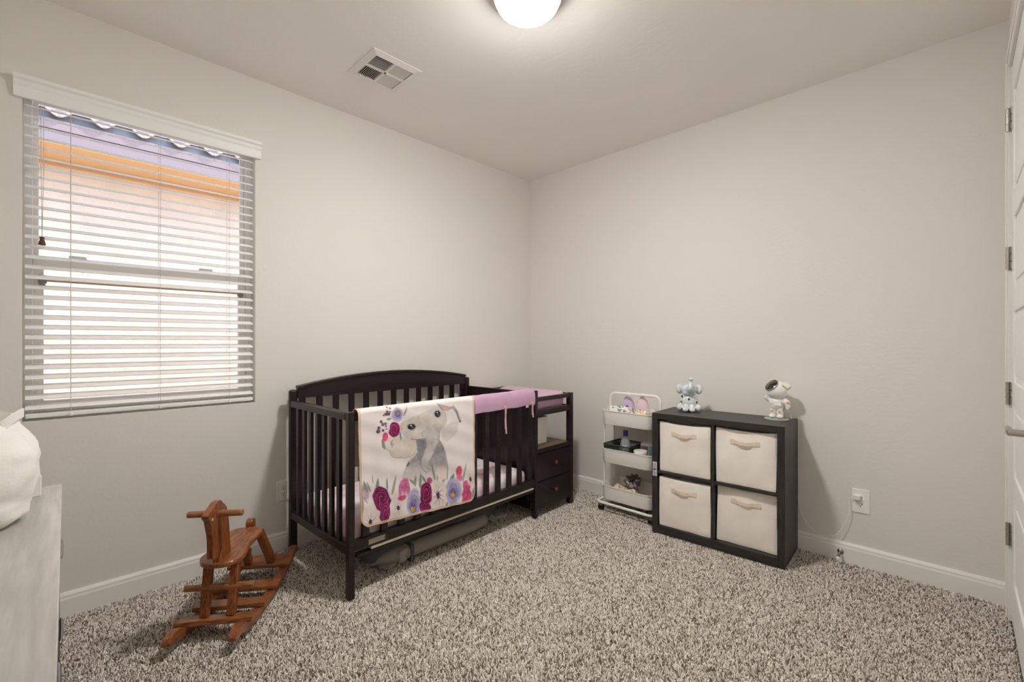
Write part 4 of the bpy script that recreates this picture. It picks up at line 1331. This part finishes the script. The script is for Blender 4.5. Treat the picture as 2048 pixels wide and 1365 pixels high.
# ------------------------------------------------------------------ rolling cart
ct_ = thing('rolling_cart', 'white three tier steel rolling cart beside the cube organizer', 'cart', (1.192, -0.178, 0), 0.0)
CWd, CDp = 0.405, 0.27
def tray(z0, h, name):
    t = 0.0025
    r = 0.05
    rings = [rr(CWd - 0.012, CDp - 0.012, r, z0), rr(CWd - 0.004, CDp - 0.004, r, z0 + 0.01), rr(CWd, CDp, r, z0 + h - 0.003), rr(CWd + 0.008, CDp + 0.008, r + 0.004, z0 + h - 0.002), rr(CWd + 0.008, CDp + 0.008, r + 0.004, z0 + h + 0.003),
             rr(CWd - 0.003, CDp - 0.003, r, z0 + h + 0.003), rr(CWd - 2 * t, CDp - 2 * t, r, z0 + h - 0.004), rr(CWd - 0.02, CDp - 0.02, r, z0 + 0.012), rr(CWd - 0.03, CDp - 0.03, r - 0.005, z0 + 0.008)]
    MB().loft(rings).build(name, M['cart'], ct_, smooth=True)
T1, T2, T3 = 0.632, 0.355, 0.085
tray(T1, 0.10, 'tray'); tray(T2, 0.10, 'tray'); tray(T3, 0.10, 'tray')
for sx_ in (-1, 1):
    for dy in (-0.075, 0.06):
        MB().tube([(sx_ * (CWd / 2 + 0.002), dy, 0.06), (sx_ * (CWd / 2 + 0.002), dy, T1 + 0.05)], 0.0075, 10).build('post', M['cart'], ct_, smooth=True)
hx = CWd / 2 - 0.002
hpts = [(-hx, 0.0, T1 + 0.05), (-hx, 0.0, 0.80)]
for k in range(1, 7):
    a = PI - PI / 2 * k / 6
    hpts.append((-hx + 0.045 + 0.045 * math.cos(a), 0, 0.805 + 0.045 * math.sin(a)))
for k in range(0, 7):
    a = PI / 2 - PI / 2 * k / 6
    hpts.append((hx - 0.045 + 0.045 * math.cos(a), 0, 0.805 + 0.045 * math.sin(a)))
hpts += [(hx, 0, 0.80), (hx, 0, T1 + 0.05)]
MB().tube(hpts, 0.0095, 12).build('handle', M['cart'], ct_, smooth=True)
MB().tube([Vector(p) for p in rr(CWd + 0.05, CDp + 0.03, 0.04, 0.062, 5)], 0.0095, 10, closed=True).build('base_ring', M['cart'], ct_, smooth=True)
for sx_ in (-1, 1):
    for sy in (-1, 1):
        c = MB()
        x_, y_ = sx_ * (CWd / 2 - 0.005), sy * (CDp / 2 - 0.002)
        for dx in (-0.009, 0.009):
            c.lathe([(0.0005, -0.006), (0.02, -0.006), (0.021, 0), (0.02, 0.006), (0.0005, 0.006)], 20, (x_ + dx, y_ + 0.005, 0.0212), Matrix.Rotation(PI / 2, 3, 'Y'))
        co = c.build('caster', M['caster'], ct_, smooth=True)
        MB().tube([(x_, y_, 0.03), (x_, y_, 0.058)], 0.006, 10).box(x_ - 0.016, x_ + 0.016, y_ - 0.01, y_ + 0.012, 0.030, 0.043).build('caster_stem', M['steel'], co, bevel=0.003)

CX, CY = 1.192, -0.178
def bottle(name, label, x, y, z, prof, m, capm, cap_prof, squash=0.62, rot=0.0, zs=1.2):
    o = thing(name, label, 'bottle', (CX + x, CY + y, z), rot)
    q = MB().lathe([(a * 1.05, c * zs) for a, c in prof], 28)
    q.v = [(a, b_ * squash, c) for a, b_, c in q.v]
    q.build('body', m, o, smooth=True)
    q = MB().lathe([(a * 1.05, c * zs) for a, c in cap_prof], 22)
    q.build('cap', capm, o, smooth=True)
    return o
lotp = [(0.0005, 0), (0.042, 0.001), (0.046, 0.01), (0.048, 0.04), (0.046, 0.08), (0.040, 0.115), (0.028, 0.145), (0.016, 0.158), (0.0005, 0.158)]
capp = [(0.0005, 0.156), (0.014, 0.156), (0.0145, 0.176), (0.011, 0.182), (0.0005, 0.183)]
zt1 = T1 + 0.0085
mlil = mat('lilac_bottle', (206, 190, 222), 0.35)
mpnk = mat('pink_bottle', (234, 210, 220), 0.35)
mcap = mat('bottle_cap_white', (226, 226, 224), 0.3)
bo1 = bottle('lotion_bottle', 'lilac lotion bottle with a purple red emblem in the top tray', -0.075, 0.045, zt1, lotp, mlil, mcap, capp, 0.6, 0.35)
bo2 = bottle('lotion_bottle', 'pale pink lotion bottle with a small red flower in the top tray', 0.05, 0.03, zt1, lotp, mpnk, mcap, capp, 0.6, 0.35)
emb = MB().prism([(-0.018, 0.088), (0.010, 0.088), (0.012, 0.100), (-0.004, 0.128), (-0.018, 0.104)], 'y', -0.0295, -0.026).build('emblem', mat('emblem_purple', (96, 66, 150), 0.5), bo1)
MB().lathe([(0.0003, 0), (0.009, 0), (0.009, 0.002), (0.0003, 0.002)], 14, (-0.004, -0.0293, 0.103), Matrix.Rotation(PI / 2, 3, 'X')).build('red_flower', mat('emblem_red', (206, 60, 100), 0.5), emb)
MB().lathe([(0.0003, 0), (0.006, 0), (0.006, 0.003), (0.0003, 0.003)], 14, (-0.014, -0.0262, 0.10), Matrix.Rotation(PI / 2, 3, 'X')).build('red_flower', mat('emblem_red2', (214, 60, 84), 0.5), bo2)
MB().ell((0.0, -0.0262, 0.078), (0.02, 0.003, 0.012), 14, 8).build('label', mat('label_pinkblue', (214, 180, 206), 0.5), bo2, smooth=True)

def floral(name, cols, scale):
    m = bpy.data.materials.new(name)
    m.use_nodes = True
    nt = m.node_tree
    b_ = nt.nodes['Principled BSDF']
    b_.inputs['Roughness'].default_value = 0.9
    tc = nt.nodes.new('ShaderNodeTexCoord')
    v = nt.nodes.new('ShaderNodeTexVoronoi')
    v.inputs['Scale'].default_value = scale
    nt.links.new(tc.outputs['Object'], v.inputs['Vector'])
    s = nt.nodes.new('ShaderNodeSeparateColor')
    nt.links.new(v.outputs['Color'], s.inputs[0])
    r = nt.nodes.new('ShaderNodeValToRGB')
    r.color_ramp.interpolation = 'CONSTANT'
    while len(r.color_ramp.elements) < len(cols):
        r.color_ramp.elements.new(0.5)
    for k, c in enumerate(cols):
        r.color_ramp.elements[k].position = k / len(cols)
        r.color_ramp.elements[k].color = (*lin(c), 1)
    nt.links.new(s.outputs[0], r.inputs[0])
    nt.links.new(r.outputs[0], b_.inputs['Base Color'])
    return m
def cloth(name, label, dims, loc, m, rot=0, seed=0.0, cat='cloth', amp=0.01, tip=(0, 0)):
    o_me = soft_box(dims, 18, lambda p, u: Vector((p.x + 0.006 * hnoise(p.y + seed, p.z, 0, 20), p.y + 0.006 * hnoise(p.x, p.z + seed, 4, 20), max(0, p.z + (amp * hnoise(p.x + seed, p.y, 0, 26) if u.z > -0.8 else 0)))), min(dims) * 0.4)
    o = soft(name, o_me, m, None, loc=loc, rot=(tip[0], tip[1], rot))
    return tag(o, label, cat)
cloth('floral_cloth', 'folded white cloth with pink and teal flowers in the top tray', (0.21, 0.12, 0.122), (CX - 0.075, CY - 0.062, zt1), floral('floral_white', [(236, 232, 230), (232, 226, 224), (214, 170, 164), (236, 232, 228), (120, 150, 156), (230, 224, 220), (226, 200, 190)], 62), 0.05, 1.3, amp=0.012)
cloth('gold_floral_cloth', 'small cloth with gold and green dots in the top tray', (0.11, 0.085, 0.112), (CX + 0.098, CY - 0.08, zt1), floral('floral_gold', [(236, 228, 214), (216, 184, 130), (238, 232, 222), (170, 170, 110), (234, 226, 214)], 90), 0.0, 4.1, amp=0.014)
sj = thing('small_jar', 'tiny clear white jar at the right end of the top tray', 'jar', (CX + 0.150, CY + 0.055, zt1))
MB().lathe([(0.0005, 0), (0.018, 0), (0.019, 0.1), (0.0005, 0.1)], 20).build('body', M['white'], sj, smooth=True)
MB().lathe([(0.0005, 0.1), (0.02, 0.1), (0.02, 0.118), (0.0005, 0.12)], 20).build('lid', mat('jar_lid', (205, 214, 224), 0.35), sj, smooth=True)

# middle tray
zt2 = T2 + 0.0085
gb = thing('mesh_basket', 'dark grey plastic mesh basket in the middle tray', 'basket', (CX - 0.085, CY - 0.0, zt2))
mgb = mat('dark_grey_plastic', (74, 74, 70), 0.5)
bw, bd, bh = 0.205, 0.215, 0.118
q = MB().box(-bw / 2, bw / 2, -bd / 2, bd / 2, 0, 0.003)
q.build('bottom', mgb, gb)
for (ax, s) in (('x', -1), ('x', 1), ('y', -1), ('y', 1)):
    q = MB()
    L = bw if ax == 'y' else bd
    nn_ = int(L / 0.0095)
    for k in range(nn_ + 1):
        t = -L / 2 + L * k / nn_
        if ax == 'x':
            q.box(s * bw / 2 - 0.0012, s * bw / 2 + 0.0012, t - 0.0017, t + 0.0017, 0.002, bh)
        else:
            q.box(t - 0.0017, t + 0.0017, s * bd / 2 - 0.0012, s * bd / 2 + 0.0012, 0.002, bh)
    for k in range(12):
        z = 0.004 + k * (bh - 0.008) / 11
        if ax == 'x':
            q.box(s * bw / 2 - 0.0012, s * bw / 2 + 0.0012, -bd / 2, bd / 2, z - 0.0017, z + 0.0017)
        else:
            q.box(-bw / 2, bw / 2, s * bd / 2 - 0.0012, s * bd / 2 + 0.0012, z - 0.0017, z + 0.0017)
    q.build('mesh_side', mgb, gb)
frame_ = MB().loft([rr(bw + 0.014, bd + 0.012, 0.012, bh), rr(bw + 0.014, bd + 0.012, 0.012, bh + 0.006), rr(bw - 0.006, bd - 0.006, 0.01, bh + 0.006), rr(bw - 0.006, bd - 0.006, 0.01, bh)], False, False)
frame_.build('rim', mgb, gb)
clp = [(0.0005, 0), (0.033, 0.001), (0.036, 0.01), (0.037, 0.07), (0.034, 0.11), (0.024, 0.14), (0.014, 0.155), (0.0005, 0.155)]
cb = bottle('clear_bottle', 'clear grey bottle with a purple cap standing in the mesh basket', -0.045, -0.045, zt2 + 0.0035, clp, mat('clear_bottle', (184, 196, 200), 0.15, trans=0.35), mat('purple_cap', (72, 62, 120), 0.4), [(0.0005, 0.153), (0.016, 0.153), (0.0165, 0.185), (0.0005, 0.186)], 0.62, 0.25)
q = MB().lathe([(0.0005, 0.02), (0.024, 0.02), (0.0265, 0.07), (0.022, 0.118), (0.0005, 0.128)], 24)
q.v = [(a - 0.0, b_ * 0.36 - 0.0150, c) for a, b_, c in q.v]
q.build('label', mat('bottle_label', (206, 212, 214), 0.5), cb, smooth=True)
bx = thing('lotion_box', 'white and light blue carton standing in the middle tray', 'box', (CX + 0.088, CY + 0.05, zt2), 0.15)
MB().box(-0.05, 0.055, -0.03, 0.03, 0, 0.14).build('carton', M['white'], bx, bevel=0.002)
MB().box(0.012, 0.0556, -0.0306, 0.0306, 0.002, 0.127).build('blue_panel', mat('carton_blue', (150, 190, 214), 0.5), bx)
MB().box(-0.046, 0.006, -0.0308, -0.03, 0.06, 0.12).build('window', mat('carton_brown', (150, 132, 118), 0.6), bx)
wj = thing('cream_jar', 'round white cream jar at the front of the middle tray', 'jar', (CX + 0.092, CY - 0.078, zt2))
MB().lathe([(0.0005, 0), (0.038, 0), (0.042, 0.01), (0.042, 0.082), (0.0005, 0.084)], 32).build('body', M['white'], wj, smooth=True)
MB().lathe([(0.0005, 0.084), (0.0455, 0.084), (0.0465, 0.088), (0.0465, 0.106), (0.044, 0.109), (0.0005, 0.109)], 32).build('lid', M['white'], wj, smooth=True)
sb_ = thing('small_carton', 'small pale blue carton lying inside the mesh basket', 'box', (CX - 0.022, CY + 0.06, zt2 + 0.0035), 0.2)
MB().box(-0.05, 0.03, -0.025, 0.025, 0, 0.105).build('carton', mat('pale_blue_carton', (196, 208, 214), 0.5), sb_, bevel=0.002)
MB().box(-0.048, 0.028, -0.0256, -0.025, 0.06, 0.10).build('stripe', mat('stripe_blue', (140, 176, 196), 0.5), sb_)

# bottom tray
zt3 = T3 + 0.0085
def scrunchie(label, x, y, z, R_, r_, m, tip, seed):
    q = MB()
    n, k_ = 36, 10
    vs, fs = [], []
    for i in range(n):
        a = 2 * PI * i / n
        rr_ = r_ * (1 + 0.28 * math.sin(a * 9 + seed) + 0.12 * math.sin(a * 17))
        for k in range(k_):
            b_ = 2 * PI * k / k_
            vs.append(((R_ + rr_ * math.cos(b_)) * math.cos(a), (R_ + rr_ * math.cos(b_)) * math.sin(a), rr_ * math.sin(b_)))
    for i in range(n):
        for k in range(k_):
            fs.append((i * k_ + k, ((i + 1) % n) * k_ + k, ((i + 1) % n) * k_ + (k + 1) % k_, i * k_ + (k + 1) % k_))
    q.add(vs, fs)
    zmin = 0
    o = q.build('scrunchie', m, None, smooth=True, loc=(CX + x, CY + y, z), rot=tip)
    return tag(o, label, 'hair tie', 'bits in the bottom tray')
m1 = floral('cream_floral', [(236, 224, 204), (226, 206, 176), (238, 230, 216), (160, 120, 110), (236, 224, 206)], 110)
m2 = floral('grey_floral', [(120, 118, 128), (90, 90, 104), (200, 186, 180), (140, 136, 146), (80, 78, 92), (170, 140, 140)], 100)
m3 = floral('red_floral', [(176, 60, 76), (226, 190, 180), (190, 80, 92), (150, 40, 60)], 110)
cloth('cream_cloth', 'crumpled cream patterned cloth in the bottom tray', (0.20, 0.13, 0.075), (CX - 0.06, CY - 0.03, zt3), m1, 0.1, 2.2, amp=0.02)
scrunchie('bunched grey patterned scrunchie in the bottom tray', -0.01, -0.005, zt3 + 0.125, 0.036, 0.024, m2, (0.5, 0.2, 0), 0.4)
scrunchie('red patterned scrunchie at the front of the bottom tray', 0.085, -0.055, zt3 + 0.022, 0.028, 0.017, m3, (0.1, 0.1, 0), 1.4)
cloth('peach_cloth', 'small peach patterned cloth at the right of the bottom tray', (0.07, 0.10, 0.045), (CX + 0.145, CY + 0.04, zt3), floral('peach_floral', [(230, 200, 180), (238, 222, 210), (222, 176, 160)], 90), 0.3, 5.0, amp=0.012)

# ------------------------------------------------------------------ dresser and what stands on it
dz = thing('dresser', 'long black brown dresser in the left foreground', 'dresser', (0.748, -3.123, 0), math.radians(-0.9))
DW, DD, DH = 1.42, 0.44, 0.76
MB().box(0, DW, -DD, 0.002, DH - 0.022, DH).build('top', M['dresser_top_glare'], dz, bevel=0.002)
MB().box(0.004, DW - 0.004, -DD + 0.004, -0.022, 0.0, DH - 0.022).build('carcass', M['dresser'], dz)
for r_ in range(3):
    for c in range(2):
        x0, x1 = 0.012 + c * (DW - 0.02) / 2, 0.006 + (c + 1) * (DW - 0.02) / 2
        z0 = 0.06 + r_ * 0.225
        dwr = MB().box(x0, x1, -0.022, -0.004, z0, z0 + 0.218).build('drawer', M['dresser'], dz, bevel=0.002)
        MB().tube(spline([((x0 + x1) / 2 - 0.07, -0.004, z0 + 0.15), ((x0 + x1) / 2 - 0.06, 0.001, z0 + 0.15), ((x0 + x1) / 2 + 0.06, 0.001, z0 + 0.15), ((x0 + x1) / 2 + 0.07, -0.004, z0 + 0.15)], 6), 0.004, 8).build('handle', M['steel'], dwr, smooth=True)
bs = thing('fabric_basket', 'white crumpled fabric basket standing on the dresser', 'basket', (1.07, -3.345, DH))
bsm = MB()
rings = []
NR, NA = 26, 64
def bring(rad, z, k, off=0.0):
    out = []
    for i in range(NA):
        a = 2 * PI * i / NA
        sq = 1 / (abs(math.cos(a)) ** 4 + abs(math.sin(a)) ** 4) ** 0.25
        rr_ = rad * (0.55 + 0.45 * sq)
        cr_ = 0.008 * hnoise(math.cos(a) * 2, math.sin(a) * 2, z * 14, 1.6) + 0.004 * hnoise(math.cos(a) * 5, math.sin(a) * 5, z * 40, 1.2)
        rr_ += cr_ * k
        out.append((rr_ * math.cos(a), rr_ * math.sin(a), z + off * 0.01 * math.sin(3 * a + 1)))
    return out
for i in range(NR + 1):
    t = i / NR
    rad = 0.15 + 0.026 * math.sin(min(1, t * 1.15) * PI * 0.75) - 0.03 * max(0, t - 0.72) / 0.28 - 0.02 * max(0, 0.08 - t) / 0.08
    rings.append(bring(rad, 0.262 * t, 1.0, t))
rings.append(bring(0.128, 0.268, 0.8, 1))
rings.append(bring(0.120, 0.255, 0.8, 1))
for i in range(NR - 2, 1, -3):
    rings.append(bring(0.125, 0.262 * i / NR, 0.8, 0.5))
bsm.loft(rings).build('body', M['linen'], bs, smooth=True)
hs = MB()
hp_ = spline([(0.085, 0.095, 0.235), (0.09, 0.115, 0.262), (0.06, 0.135, 0.278), (0.0, 0.145, 0.28), (-0.06, 0.135, 0.272), (-0.09, 0.11, 0.24)], 6)
hs.strip(hp_, 0.004, 0.022)
hs.build('handle', M['linen'], bs)
wbx = MB().box(-0.05, 0.05, -0.08, 0.08, 0, 0.062)
wo_ = wbx.build('white_box', M['white'], None, bevel=0.002, loc=(0.83, -3.252, DH), rot=(0, 0, 0.1))
tag(wo_, 'small white carton on the dresser behind the fabric basket', 'box')
